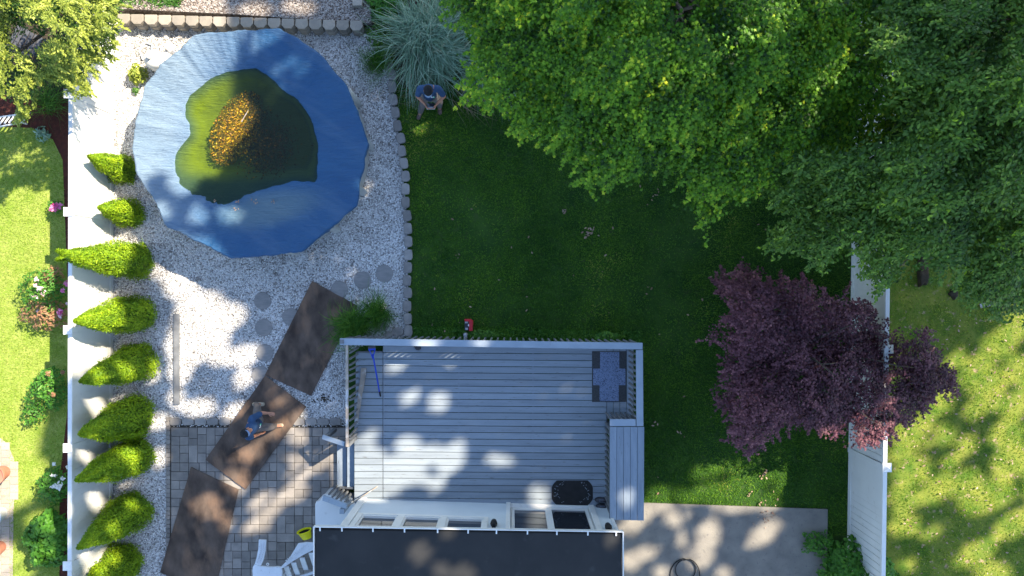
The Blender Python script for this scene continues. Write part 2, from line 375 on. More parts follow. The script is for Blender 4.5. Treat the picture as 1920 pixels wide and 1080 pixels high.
# gravel chips
def chips(name, poly, n, z, m, lo, hi, hole=None, label='', par=None):
    p = sample(poly, n)
    if hole is not None: p = p[~hole(p)]
    k = len(p); P = np.column_stack([p, z + rng.uniform(0, 0.012, k)])
    N = unit(np.array([0,0,1.0]) + rng.normal(0, 0.45, (k,3)))
    V, F, t = scatter(P, N, rng.uniform(lo, hi, k), CHIP)
    r = np.repeat(np.clip(rng.random(k)*0.9 + 0.1*np.sin(p[:,0]*1.7+p[:,1]), 0, 1), t)
    o = np_mesh(name, V, F, m, attrs={'rnd': r}); return tag(o, label, 'gravel', kind='stuff')
PC = W(504, 288)     # pool foot centre
chips('white_gravel', gravel_w, 52000, 0.012, m_chip, 0.012, 0.026, lambda p: np.hypot(p[:,0]-PC[0], p[:,1]-PC[1]) < 2.35,
      'loose white marble chips spread around the covered pool')
chips('tan_gravel', ter, 14000, 0.304, m_chipt, 0.012, 0.024, None, 'weathered tan gravel on the terrace above the block wall')

# lawn blades
def blades(name, poly, n, m, label, lo=0.03, hi=0.07, w_=0.007, hole=None, z=0.0, dens=None, cat='grass'):
    p = sample(poly, n)
    if dens is not None:
        q = np.array([noise.noise(Vector((a*dens[0], b_*dens[0], 3.3))) for a, b_ in p]); p = p[q + rng.uniform(-.5,.5,len(q)) > dens[1]]
    if hole is not None: p = p[~hole(p)]
    k = len(p); h = rng.uniform(lo, hi, k); a = rng.uniform(0, 2*np.pi, k); ln = rng.uniform(0.3, 1.3, k)
    d = np.column_stack([np.cos(a), np.sin(a)]); s = np.column_stack([-np.sin(a), np.cos(a)])*w_
    V = np.empty((k,3,3)); V[:,0,:2] = p-s; V[:,0,2] = z; V[:,1,:2] = p+s; V[:,1,2] = z
    V[:,2,:2] = p + d*(h*ln)[:,None]; V[:,2,2] = z + h*0.8
    F = np.arange(k*3).reshape(k,3)
    big = np.array([noise.noise(Vector((a_*0.7, b_*0.7, 9.1))) + .6*noise.noise(Vector((a_*2.3, b_*2.3, 4.1))) for a_, b_ in p])
    r = np.clip(rng.random(k)*0.72 + 0.12 + big*0.30, 0, 1)
    o = np_mesh(name, V.reshape(-1,3), F, m, attrs={'rnd': np.repeat(r,3)}); return tag(o, label, cat, kind='stuff')
lawn_px = [(742,150),(900,60),(1000,-80),(1608,-80),(1600,480),(1594,1000),(1545,1010),(1550,955),(1208,945),(1205,640),(770,640),(766,520),(763,400)]
lawn_w = wp(lawn_px)
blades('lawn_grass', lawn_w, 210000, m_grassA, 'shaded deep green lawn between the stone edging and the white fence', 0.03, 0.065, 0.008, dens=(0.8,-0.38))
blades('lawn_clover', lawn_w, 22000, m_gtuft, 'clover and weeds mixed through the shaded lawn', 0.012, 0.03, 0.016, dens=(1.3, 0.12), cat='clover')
nlw = wp([(-60,235),(60,240),(100,262),(118,300),(122,400),(128,760),(112,900),(112,1150),(-60,1150)])
blades('lawn_grass_bright', nlw, 40000, m_grassB, 'sunny yellow green lawn beyond the fence with post shadows', 0.03, 0.06, 0.010)
nrw = wp([(1606,-100),(2020,-100),(2020,1180),(1598,1180)])
blades('lawn_grass_mossy', nrw, 75000, m_grassC, 'sparse mossy lawn with bare spots beside the purple maple', 0.03, 0.065, 0.009, dens=(2.2, -0.3))
blades('deck_edge_weeds', wp([(770,612),(1200,622),(1200,645),(770,640)]), 5000, m_gtuft, 'leafy weeds growing along the back rail of the deck', 0.03, 0.10, 0.02, cat='weeds')
blades('terrace_weeds', wp([(215,-60),(360,-60),(350,22),(215,16)]), 5000, m_gtuft, 'weeds creeping over the terrace gravel near the juniper', 0.04, 0.12, 0.014, z=0.30, dens=(1.8,-0.1), cat='weeds')

# patio of pavers
b = MB(); b.box(*[*( (W(313,0)[0], W(655,0)[0]) ), -9.0, W(0,793)[1], 0.0, 0.016]); tag(b.build('patio_bed', m_joint, org=(0,0,0)), kind='structure')
x0, y0 = W(322, 801); cell = 33.0/79.5
b = MB(); g = 0.005
pats = [[(0,.5,0,.62),(.5,1,0,.4),(0,.5,.62,1),(.5,1,.4,1)], [(0,.6,0,.5),(.6,1,0,.5),(0,.4,.5,1),(.4,1,.5,1)], [(0,1,0,.5),(0,.5,.5,1),(.5,1,.5,1)],
        [(0,.5,0,.5),(.5,1,0,.5),(0,1,.5,1)], [(0,.5,0,1),(.5,1,0,.45),(.5,1,.45,1)]]
for i in range(10):
    for j in range(13):
        cx = x0 + i*cell; cy = y0 - j*cell
        for (a0,a1,b0,b1) in random.choice(pats):
            q0, q1 = cx+a0*cell+g, cx+a1*cell-g; r1, r0 = cy-b0*cell-g, cy-b1*cell+g
            j_ = [random.uniform(-.003,.003) for _ in range(4)]
            b.rnd().prism([(q0+j_[0],r0),(q1,r0+j_[1]),(q1+j_[2],r1),(q0,r1+j_[3])], 0.0, 0.045+random.uniform(-.003,.003), inset=0.006)
for k in range(48):   # narrow soldier course by the gravel
    yy = W(0, 782)[1] - k*0.105
    b.rnd().prism([(W(313,0)[0]+.0,yy),(W(320,0)[0],yy),(W(320,0)[0],yy-.095),(W(313,0)[0],yy-.095)], 0.0, 0.05, inset=0.006)
tag(b.build('patio', m_paver, org=(0,0,0)), kind='structure')
sb = thing('stone_border', 'row of tumbled grey border stones between gravel and paved patio', 'border', W3(480,792))
for k in range(14):
    px = 331.5 + k*23.0
    b = MB(); b.rnd(); q = [W(px-11+random.uniform(-1,1), 783+random.uniform(-1,1)), W(px+10, 783+random.uniform(-1,1.5)), W(px+11+random.uniform(-1,.5), 796), W(px-10.5, 797+random.uniform(-1,1))]
    c_ = [((q[i][0]*.82+q[(i+1)%4][0]*.18), (q[i][1]*.82+q[(i+1)%4][1]*.18)) if t==0 else ((q[i][0]*.18+q[(i+1)%4][0]*.82), (q[i][1]*.18+q[(i+1)%4][1]*.82)) for i in range(4) for t in (0,1)]
    b.prism(c_, 0, 0.075, inset=0.018); b.build('border_stone', m_cobble, sb)

# concrete slab
b = MB(); b.prism(wp([(1150,945),(1207,943),(1552,955),(1549,1240),(1150,1240)], .05), -0.05, 0.05)
tag(b.build('concrete_patio', m_conc, org=(0,0,0)), kind='structure')
# neighbour's paved path
path_px = [(-60,812),(0,820),(15,832),(27,860),(30,900),(26,960),(24,1160),(-60,1160)]
b = MB(); pw = wp(path_px)
for i in range(8):
    for j in range(26):
        xx = W(-60,0)[0] + i*0.2; yy = W(0,815)[1] - j*0.18 + (0.09 if i % 2 else 0)
        if inpoly(np.array([xx+.1]), np.array([yy-.09]), pw)[0]:
            b.rnd().prism([(xx,yy),(xx+.194,yy),(xx+.194,yy-.174),(xx,yy-.174)], 0, 0.03, inset=0.004)
tag(b.build('neighbour_path', m_path, org=(0,0,0)), kind='structure')
sheet('path_bed', pw, 0.016, m_path)

# ------------------------------------------------------------------ stones
ords = ['first','second','third','fourth','fifth','sixth','seventh','eighth','ninth','tenth','eleventh','twelfth','thirteenth','fourteenth','fifteenth','sixteenth','seventeenth','eighteenth','nineteenth','twentieth','twenty-first','twenty-second','twenty-third','twenty-fourth','twenty-fifth','twenty-sixth','twenty-seventh','twenty-eighth']
edge = [(766,620),(765,598),(764,574),(765,549),(763.5,526),(765,502),(766,478),(766,453),(765,429),(764,405),(761,380),(761,355),(761,331),(758,307),(754,284),(752,260),(746,237),(742,212),(738,188),(736,164),(735,141),(731,122),(724,104),(716,88),(706,73),(694,60)]
for i, (px, py) in enumerate(edge):
    a = edge[max(i-1,0)]; c = edge[min(i+1,len(edge)-1)]; ang = math.atan2(-(c[1]-a[1]), c[0]-a[0])
    x, y = W(px, py); L = 0.135; wd = 0.10
    b = MB(); b.rnd(); q = []
    for k in range(10):
        t = 2*math.pi*k/10; ex = abs(math.cos(t))**.55*math.copysign(1, math.cos(t))*L*random.uniform(.94,1.03); ey = abs(math.sin(t))**.55*math.copysign(1, math.sin(t))*wd*random.uniform(.93,1.06)
        q.append((x+ex*math.cos(ang)-ey*math.sin(ang), y+ex*math.sin(ang)+ey*math.cos(ang)))
    b.prism(q, 0, 0.09+random.uniform(-.01,.015), inset=0.02)
    tag(b.build('edging_stone', m_cobble), 'grey edging stone, %s up from the deck in the row between gravel and lawn' % ords[i], 'edging stone', 'edging stones between the gravel and the lawn')
for (px, py, s, lab) in [(712,612,.20,'flat grey stone, largest of those lying behind the deck rail under the grass tuft'),(746,622,.17,'flat mossy stone wedged between the deck rail and the last edging stone'),(690,628,.13,'small flat stone half under the grass tuft at the deck corner'),(728,628,.13,'small flat stone between the larger two behind the deck rail')]:
    x, y = W(px, py); b = MB(); b.rnd()
    b.prism([(x+s*random.uniform(.8,1.1)*math.cos(t*.7854), y+s*.62*random.uniform(.8,1.1)*math.sin(t*.7854)) for t in range(8)], 0, 0.07, inset=0.02)
    tag(b.build('flat_stone', m_cobble), lab, 'stone', 'flat stones behind the deck')
steps = [(493,564,'grey round stepping stone nearest the pool in the arc towards the plywood'),(495,614,'pale round stepping stone in the middle of the arc beside the long plywood sheet'),(497,661,'round stepping stone just above the plywood corner on the gravel'),(489,702,'round stepping stone mostly covered by the middle plywood sheet'),(546,594,'round stepping stone peeping out beside the long edge of the upper plywood sheet'),(637,543,'round stepping stone tucked behind the top edge of the plywood'),(680,525,'plain round stepping stone between plywood top and the streaked stone'),(721,513,'streaked round stepping stone nearest the lawn edging')]
sm = None
for px, py, lab in steps:
    x, y = W(px, py)
    b = MB(); b.rnd(); b.lathe((x,y,0), [(0.2,0),(0.205,0.03),(0.198,0.038),(0.1,0.041),(0.001,0.041)], n=30)
    if sm is None: sm = o = b.build('stepping_stone', m_step)
    else: o = sm.copy(); col.objects.link(o); o.location = (x, y, 0); o.rotation_euler.z = random.random()*6
    tag(o, lab, 'stepping stone', 'round stepping stones in the gravel')

# retaining wall
rw = thing('retaining_wall', 'low retaining wall of tan chamfered blocks above the pool', 'retaining wall', W3(450,45))
for i in range(18):
    px = 231 + i*25.7; py = 34.5 + i*0.76
    for lv, (z0, z1, off) in enumerate([(0.19,0.36,0),(0.0,0.185,0.02)]):
        x, y = W(px, py, 0.36); y -= off; hw = 0.147; b = MB(); b.rnd()
        q = [(x-hw*.93,y+.11),(x+hw*.93,y+.11),(x+hw,y-.04),(x+hw*.5,y-.12),(x-hw*.5,y-.12),(x-hw,y-.04)]
        b.prism(q, z0, z1, inset=0.012); b.build('block', m_block, rw)
b = MB(); b.rnd(); b.prism(wp([(660,-8),(680,-8),(678,10),(661,11)], .45), 0.30, 0.45, inset=0.015); tag(b.build('loose_block', m_block), 'single loose grey block on the terrace beside the shrubs', 'block')

# ------------------------------------------------------------------ fences
def fence(name, A, B, ys, side, label, lean=0.0):
    """A,B ends (x,y); posts at the given ys; side: +1 if the yard lies at larger x"""
    root = thing(name, label, 'fence', ((A[0]+B[0])/2, (A[1]+B[1])/2, 0))
    fx = lambda y: A[0] + (B[0]-A[0])*(y-A[1])/(B[1]-A[1])
    H = 1.74
    for y in ys:
        x = fx(y); b = MB(); b.box(x-.055, x+.055, y-.055, y+.055, 0, H+.02); p = b.build('post', m_vinyl, root, bevel=.006)
        b = MB(); s = .095; b.prism([(x-s,y-s),(x+s,y-s),(x+s,y+s),(x-s,y+s)], H+.02, H+.055)
        b.add([(x-s*.9,y-s*.9,H+.055),(x+s*.9,y-s*.9,H+.055),(x+s*.9,y+s*.9,H+.055),(x-s*.9,y+s*.9,H+.055),(x,y,H+.10)], [(0,1,4),(1,2,4),(2,3,4),(3,0,4)])
        b.build('post_cap', m_vinyl, p)
    for ya, yb in zip(ys[:-1], ys[1:]):
        y0_, y1_ = ya-.055, yb+.055
        if y0_ < y1_: y0_, y1_ = y1_, y0_
        n = 16; b = MB(); o_ = side*.02
        for i in range(n):
            u0 = y0_ + (y1_-y0_)*i/n; u1 = y0_ + (y1_-y0_)*(i+1)/n - (-.010 if y1_ < y0_ else .010)
            b.rnd(); xm = fx((u0+u1)/2)+o_
            b.box(xm-.012, xm+.012, min(u0,u1), max(u0,u1), .10, H-.06)
        xm = fx((y0_+y1_)/2)+o_; b.box(xm-.005, xm+.005, min(y0_,y1_), max(y0_,y1_), .10, H-.06)
        b.build('panel', m_vinyl, root)
        b = MB(); b.bar((fx(y0_)+o_, y0_, H-.03), (fx(y1_)+o_, y1_, H-.03), .09, .07); b.build('top_rail', m_vinyl, root, bevel=.006)
        b = MB(); b.bar((fx(y0_)+o_, y0_, .09), (fx(y1_)+o_, y1_, .09), .05, .14); b.build('bottom_rail', m_vinyl, root, bevel=.006)
fence('vinyl_fence', (-9.42, 6.64), (-9.45, -8.4), [6.64,4.13,1.62,-.89,-3.40,-5.91,-8.42], 1, 'white vinyl privacy fence behind the row of arborvitae')
fence('vinyl_fence', (8.055, 2.0), (7.93, -6.4), [8.8,6.3,3.72,1.21,-1.30,-3.815,-6.32,-8.8], -1, 'white vinyl privacy fence running under the purple maple')

# ------------------------------------------------------------------ pool
ZR = 1.30
PCx, PCy = W(468, 268, ZR)
pool = thing('above_ground_pool', 'round above ground pool with beige wall under a blue winter cover', 'pool', (PCx, PCy, 0))
b = MB(); PR = 2.37
b.lathe((PCx,PCy,0), [(PR-.02,0),(PR,0.02),(PR,1.13),(PR-.02,1.13)], n=96, cap=False); b.build('pool_wall', m_poolw, pool, smooth=True)
b = MB()
b.lathe((PCx,PCy,0), [(PR-.06,1.12),(PR-.06,1.15),(PR+.02,1.15),(PR+.05,1.14),(PR+.05,1.11)], n=96, cap=False); b.build('pool_rim', m_poolw, pool)
for k in range(14):
    a = 2*math.pi*(k+0.13)/14; x, y = PCx+math.cos(a)*(PR+.03), PCy+math.sin(a)*(PR+.03); b = MB()
    d = Vector((math.cos(a), math.sin(a), 0)); s_ = Vector((-d.y, d.x, 0))
    q = [Vector((x,y,0)) + d*u + s_*v for u, v in ((-.03,-.09),(.04,-.09),(.09,-.05),(.10,.05),(.04,.09),(-.03,.09))]
    b.prism([(p.x,p.y) for p in q], 0, 1.155, inset=.02); b.build('upright', m_poolw, pool)
cover_px = [(392,61),(524,54),(585,90),(638,150),(668,208),(689,268),(672,340),(668,382),(630,416),(600,440),(562,471),(500,478),(434,484),(412,474),(375,450),(314,425),(283,365),(258,326),(247,278),(255,225),(270,163),(300,120),(337,94),(360,68)]
pond_px = [(469,128),(489,132),(512,150),(530,169),(563,190),(584,222),(595,264),(596,307),(594,344),(573,339),(551,338),(515,348),(473,362),(450,372),(434,379),(411,385),(376,373),(349,358),(331,334),(326,307),(333,284),(347,266),(357,253),(355,237),(347,214),(351,187),(372,163),(403,144),(434,132)]
def chaikin(p, it=2):
    for _ in range(it):
        q = []
        for i in range(len(p)):
            a, c = p[i], p[(i+1) % len(p)]; q += [(a[0]*.75+c[0]*.25, a[1]*.75+c[1]*.25), (a[0]*.25+c[0]*.75, a[1]*.25+c[1]*.75)]
        p = q
    return p
ZW = 1.06
pond = [W(p[0], p[1], ZW) for p in chaikin(pond_px)]
cov = np.array([W(a[0]+(c[0]-a[0])*q/12, a[1]+(c[1]-a[1])*q/12, ZR) for a, c in zip(cover_px, cover_px[1:]+cover_px[:1]) for q in range(12)])
ang = np.arctan2(cov[:,1]-PCy, cov[:,0]-PCx); rad = np.hypot(cov[:,1]-PCy, cov[:,0]-PCx); od = np.argsort(ang)
NA, NR = 420, 110
th = np.linspace(-np.pi, np.pi, NA, endpoint=False); Rm = np.maximum(np.interp(th, ang[od], rad[od], period=2*np.pi), PR+.06)
Rm = Rm + np.array([.028*noise.noise(Vector((math.cos(a)*7, math.sin(a)*7, 1))) + .016*noise.noise(Vector((math.cos(a)*19, math.sin(a)*19, 4))) + .010*noise.noise(Vector((math.cos(a)*50, math.sin(a)*50, 4))) for a in th])
tt = np.linspace(0, 1, NR)**0.85
X = PCx + np.outer(tt, Rm*np.cos(th)); Y = PCy + np.outer(tt, Rm*np.sin(th))
sd = sdist(X, Y, pond) + np.array([[.035*noise.noise(Vector((x_*4, y_*4, 8))) for x_, y_ in zip(r1_, r2_)] for r1_, r2_ in zip(X, Y)]); e = np.outer(1-tt, Rm)
o_ = np.clip(sd, 0, None); Z = ZW + (ZR-.02-ZW)*(o_/(o_+e+1e-6))**0.75
ins = np.clip(-sd, 0, None); south = np.clip((Y - W(0,352,ZW)[1])/0.9, 0.10, 1)
depth = 0.42*(1-np.exp(-ins/0.45))*south
Z = np.where(sd < 0, ZW - depth, Z)
TH = np.broadcast_to(th, X.shape); T = tt[:,None]
wr = np.array([[noise.noise(Vector((math.cos(a)*9, math.sin(a)*9, r*1.3))) + .5*noise.noise(Vector((math.cos(a)*24, math.sin(a)*24, r*2))) for a in th] for r in tt])
cr = np.array([[noise.noise(Vector((X[i,j]*1.1+Y[i,j]*1.6, (X[i,j]-Y[i,j])*.35, 5))) + .5*noise.noise(Vector((X[i,j]*5+Y[i,j]*9, (X[i,j]-Y[i,j])*1.2, 2))) for j in range(NA)] for i in range(NR)])
Z += wr*0.045*np.clip(T*1.25-.25, 0, 1)**2 + cr*0.014*np.clip(np.abs(sd)*3, 0.1, 1)
# skirt hanging over the wall
Vs = [np.column_stack([X.ravel(), Y.ravel(), Z.ravel()])]; rows = NR
se_ = np.clip(np.cos(th+math.radians(30)), 0, 1)
for s, (dr, dz) in enumerate([(0.02,-.03),(0.02,-.12),(-.01,-.24),(-.04,-.36)]):
    wv = wr[-1]*0.05 + 0.02*np.sin(th*23+s)
    rr = Rm + dr + wv*(s+1)/4; rr = rr - .05*(s/3)*se_; zz = Z[-1] + dz*(.75+.35*np.sin(th*7+1)+.5*se_)
    Vs.append(np.column_stack([PCx+rr*np.cos(th), PCy+rr*np.sin(th), zz])); rows += 1
V = np.concatenate(Vs); i = np.arange(rows-1)[:,None]*NA; j = np.arange(NA)[None,:]; j2 = (j+1) % NA
F = np.stack([(i+j).ravel(), (i+NA+j).ravel(), (i+NA+j2).ravel(), (i+j2).ravel()], axis=1)
east = np.clip((X - W(400,0,ZW)[0])/1.6, 0, 1)
deep = np.concatenate([np.clip((depth*2.0-.25)+east*1.1*np.clip(depth*9,0,1), 0, 1).ravel(), np.zeros(NA*4)])  # depth tint plus tree shade on the east side, put into the colour
alg = np.concatenate([np.clip(depth*6, 0, 1).ravel(), np.zeros(NA*4)])
PXs, PYs = 960 + X*FP/(HC-ZW), 540 - Y*FP/(HC-ZW)
silt = np.exp(-(((PXs-505)/95)**2 + ((PYs-392+(PXs-505)*.18)/34)**2)**2)
silt = np.concatenate([silt.ravel(), np.zeros(NA*4)])
sun_pale = np.clip((475 - PXs - (PYs-200)*.25)/150, 0, 1)*.50 + cr*.12  # sunlit paleness of the northwest half, put into the cover's colour
sunlit_pale = np.concatenate([np.clip(sun_pale,0,.6).ravel(), np.tile(np.clip(sun_pale[-1],0,.6), 4)])
m = bpy.data.materials.new('blue pool cover'); m.use_nodes = True; t = m.node_tree; N = t.nodes; L = t.links
bs = N['Principled BSDF']; bs.inputs['Roughness'].default_value = 0.5; bs.inputs['Specular IOR Level'].default_value = 0.35
g = N.new('ShaderNodeNewGeometry'); n1 = N.new('ShaderNodeTexNoise'); n1.inputs['Scale'].default_value = 1.2; n1.inputs['Detail'].default_value = 8; L.new(g.outputs['Position'], n1.inputs['Vector'])
c1 = N.new('ShaderNodeMix'); c1.data_type = 'RGBA'; L.new(n1.outputs[0], c1.inputs[0]); c1.inputs[6].default_value = (0.008,0.060,0.165,1); c1.inputs[7].default_value = (0.022,0.098,0.21,1)
ad = N.new('ShaderNodeAttribute'); ad.attribute_name = 'sunlit_pale'
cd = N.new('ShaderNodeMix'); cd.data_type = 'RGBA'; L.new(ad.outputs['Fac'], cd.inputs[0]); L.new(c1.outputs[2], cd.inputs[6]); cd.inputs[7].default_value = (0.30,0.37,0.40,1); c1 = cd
a1 = N.new('ShaderNodeAttribute'); a1.attribute_name = 'silt'; ms = N.new('ShaderNodeMath'); ms.operation = 'MULTIPLY'; ms.inputs[1].default_value = 0.55; L.new(a1.outputs['Fac'], ms.inputs[0])
c2 = N.new('ShaderNodeMix'); c2.data_type = 'RGBA'; L.new(ms.outputs[0], c2.inputs[0]); L.new(c1.outputs[2], c2.inputs[6]); c2.inputs[7].default_value = (0.13,0.19,0.19,1)
a2 = N.new('ShaderNodeAttribute'); a2.attribute_name = 'algae'
n2 = N.new('ShaderNodeTexNoise'); n2.inputs['Scale'].default_value = 3; n2.inputs['Detail'].default_value = 8; L.new(g.outputs['Position'], n2.inputs['Vector'])
ca = N.new('ShaderNodeMix'); ca.data_type = 'RGBA'; L.new(n2.outputs[0], ca.inputs[0]); ca.inputs[6].default_value = (0.20,0.24,0.006,1); ca.inputs[7].default_value = (0.50,0.55,0.01,1)
c3 = N.new('ShaderNodeMix'); c3.data_type = 'RGBA'; L.new(a2.outputs['Fac'], c3.inputs[0]); 
sh = N.new('ShaderNodeMapRange'); sh.inputs[1].default_value = 0.0; sh.inputs[2].default_value = 0.9; L.new(a2.outputs['Fac'], sh.inputs[0])
dp = N.new('ShaderNodeMapRange'); dp.inputs[1].default_value = 0.0; dp.inputs[2].default_value = 1.0; a5 = N.new('ShaderNodeAttribute'); a5.attribute_name = 'deep'; L.new(a5.outputs['Fac'], dp.inputs[0])
cd2 = N.new('ShaderNodeMix'); cd2.data_type = 'RGBA'; L.new(dp.outputs[0], cd2.inputs[0]); L.new(ca.outputs[2], cd2.inputs[6]); cd2.inputs[7].default_value = (0.060,0.085,0.045,1)
L.new(c2.outputs[2], c3.inputs[6]); L.new(cd2.outputs[2], c3.inputs[7]); L.new(sh.outputs[0], c3.inputs[0])
L.new(c3.outputs[2], bs.inputs['Base Color'])
mp = N.new('ShaderNodeMapping'); mp.inputs['Rotation'].default_value = (0,0,R(-25)); mp.inputs['Scale'].default_value = (2.0,14,1); L.new(g.outputs['Position'], mp.inputs[0])
n3 = N.new('ShaderNodeTexNoise'); n3.inputs['Scale'].default_value = 1.5; n3.inputs['Detail'].default_value = 5; n3.inputs['Distortion'].default_value = 1.0; L.new(mp.outputs[0], n3.inputs['Vector'])
bp = N.new('ShaderNodeBump'); bp.inputs['Strength'].default_value = 0.75; bp.inputs['Distance'].default_value = 0.05
mw = N.new('ShaderNodeMapping'); mw.inputs['Rotation'].default_value = (0,0,R(20)); mw.inputs['Scale'].default_value = (3,20,1); L.new(g.outputs['Position'], mw.inputs[0])
n4 = N.new('ShaderNodeTexNoise'); n4.inputs['Scale'].default_value = 1.3; n4.inputs['Detail'].default_value = 3; n4.inputs['Distortion'].default_value = 1.6; L.new(mw.outputs[0], n4.inputs['Vector'])
ab = N.new('ShaderNodeMath'); ab.operation = 'SUBTRACT'; ab.inputs[1].default_value = 0.5; L.new(n4.outputs[0], ab.inputs[0]); ac = N.new('ShaderNodeMath'); ac.operation = 'ABSOLUTE'; L.new(ab.outputs[0], ac.inputs[0])
sm_ = N.new('ShaderNodeMath'); sm_.operation = 'MULTIPLY_ADD'; sm_.inputs[1].default_value = -1.1; L.new(ac.outputs[0], sm_.inputs[0]); L.new(n3.outputs[0], sm_.inputs[2]); L.new(sm_.outputs[0], bp.inputs['Height']); L.new(bp.outputs[0], bs.inputs['Normal'])
m_cover = m
np_mesh('pool_cover', V, F, m_cover, pool, attrs={'algae': alg, 'silt': silt, 'sunlit_pale': sunlit_pale, 'deep': deep}, smooth=True)
m = bpy.data.materials.new('murky water'); m.use_nodes = True; t = m.node_tree; N = t.nodes; L = t.links
N.remove(N['Principled BSDF']); tr = N.new('ShaderNodeBsdfTransparent'); tr.inputs[0].default_value = (0.70,0.80,0.50,1)
gl = N.new('ShaderNodeBsdfGlossy'); gl.inputs['Roughness'].default_value = 0.03; fr = N.new('ShaderNodeFresnel'); fr.inputs[0].default_value = 1.33
df = N.new('ShaderNodeBsdfDiffuse'); df.inputs[0].default_value = (0.03,0.055,0.035,1)
m1 = N.new('ShaderNodeMixShader'); m1.inputs[0].default_value = 0.22; L.new(tr.outputs[0], m1.inputs[1]); L.new(df.outputs[0], m1.inputs[2])
mx = N.new('ShaderNodeMixShader'); L.new(fr.outputs[0], mx.inputs[0]); L.new(m1.outputs[0], mx.inputs[1]); L.new(gl.outputs[0], mx.inputs[2]); L.new(mx.outputs[0], N['Material Output'].inputs[0])
m_water = m
pc = np.mean(pond, axis=0)
sheet('pond_water', [(pc[0]+(p[0]-pc[0])*1.06, pc[1]+(p[1]-pc[1])*1.06) for p in pond], ZW+.002, m_water)
# leaves in the water
k = 9500; u = rng.normal(0, 1, (k,2)); u = u[np.hypot(u[:,0],u[:,1]) < 2.1]; px_ = 442 + u[:,0]*19 + u[:,1]*15; py_ = 240 + u[:,1]*-33 + u[:,0]*6
u2 = rng.normal(0,1,(2600,2)); px_ = np.concatenate([px_, 497+u2[:,0]*24]); py_ = np.concatenate([py_, 272+u2[:,1]*26])
kk = (1431/(HC-ZW)); P = np.column_stack([(px_-960)/kk, -(py_-540)/kk, ZW-.03+rng.uniform(-.03,.035,len(px_))])
P = P[sdist(P[:,0], P[:,1], pond) < -.08]
V, F, t_ = scatter(P, unit(np.array([0,0,1.])+rng.normal(0,.4,P.shape)), rng.uniform(.010,.036,len(P)), OVAL)
tag(np_mesh('sunken_leaves', V, F, m_litter, attrs={'rnd': np.repeat(np.clip(rng.random(len(P)) - .75*np.clip((P[:,0]-W(455,0,ZW)[0])/.5,0,1), 0, 1), t_)}), 'mat of soaked orange brown leaves floating on the pool cover', 'leaves', kind='stuff')  # eastern leaves coloured darker to paint the shade there
pl_ = np.array([[*W(x_+random.gauss(0,3), y_+random.gauss(0,2), 1.2), 1.13+random.uniform(0,.01)] for x_, y_ in ((447,378),(474,374),(478,379),(507,376),(400,377),(512,383),(441,392),(560,372)) for _ in range(3)])
V, F, t_ = scatter(pl_, unit(np.array([0,0,1.])+rng.normal(0,.3,pl_.shape)), rng.uniform(.02,.04,len(pl_)), OVAL)
tag(np_mesh('fallen_leaves', V, F, m_dry, attrs={'rnd': np.repeat(rng.random(len(pl_)), t_)}), 'a few tan leaves lying on the dry part of the pool cover', 'leaves', kind='stuff')
b = MB(); b.tube([W3(453,228,ZW+.02), W3(460,216,ZW+.05), W3(466,206,ZW+.06)], [.012,.01,.005]); tag(b.build('twig', m_weath), 'bare twig sticking out of the leaves on the pool cover', 'twig')
# filter tank and pump
f = thing('filter_tank', 'round white filter tank beside the pool cover', 'pool filter', W3(290,113))
fx_, fy_ = W(290,113,.45)
b = MB(); b.lathe((fx_,fy_,0), [(.16,0),(.2,.05),(.215,.2),(.215,.48),(.205,.56),(.16,.63),(.09,.67),(.001,.68)], n=36); b.build('tank', m_vinyl, f, smooth=True)
b = MB(); b.lathe((fx_,fy_,0), [(.216,.28),(.226,.29),(.226,.33),(.216,.34)], n=36); b.build('clamp_band', m_steel, f)
b = MB(); b.lathe((fx_,fy_,0), [(.05,.66),(.055,.74),(.04,.76),(.001,.76)], n=18); b.build('valve', m_vinyl, f)
x, y = W(310,108,.3); p_ = thing('pool_pump', 'white pool pump with grey motor between filter tank and cover', 'pump', (x,y,0))
b = MB(); b.lathe((x,y,0), [(.12,0),(.13,.05),(.13,.3),(.11,.36),(.001,.37)], n=24); b.build('strainer', m_vinyl, p_, smooth=True)
b = MB(); b.tube([W3(312,84,.22), W3(324,96,.22)], .075, n=16); b.build('motor', m_vinyl, p_, bevel=.008)
b = MB(); b.tube([W3(324,96,.22), W3(331,101,.22)], [.055,.05], n=14); b.tube([W3(328,104,.1), W3(334,98,.2), W3(337,93,.2)], .02); b.build('fitting', m_steel, p_)
b = MB(); b.tube([W3(268,112,.05), W3(262,96,.04), W3(272,80,.04), W3(285,84,.05), W3(284,97,.2)], .02, n=10); tag(b.build('filter_hose', m_resin), 'pale ribbed hose looping over the gravel by the filter tank', 'hose')

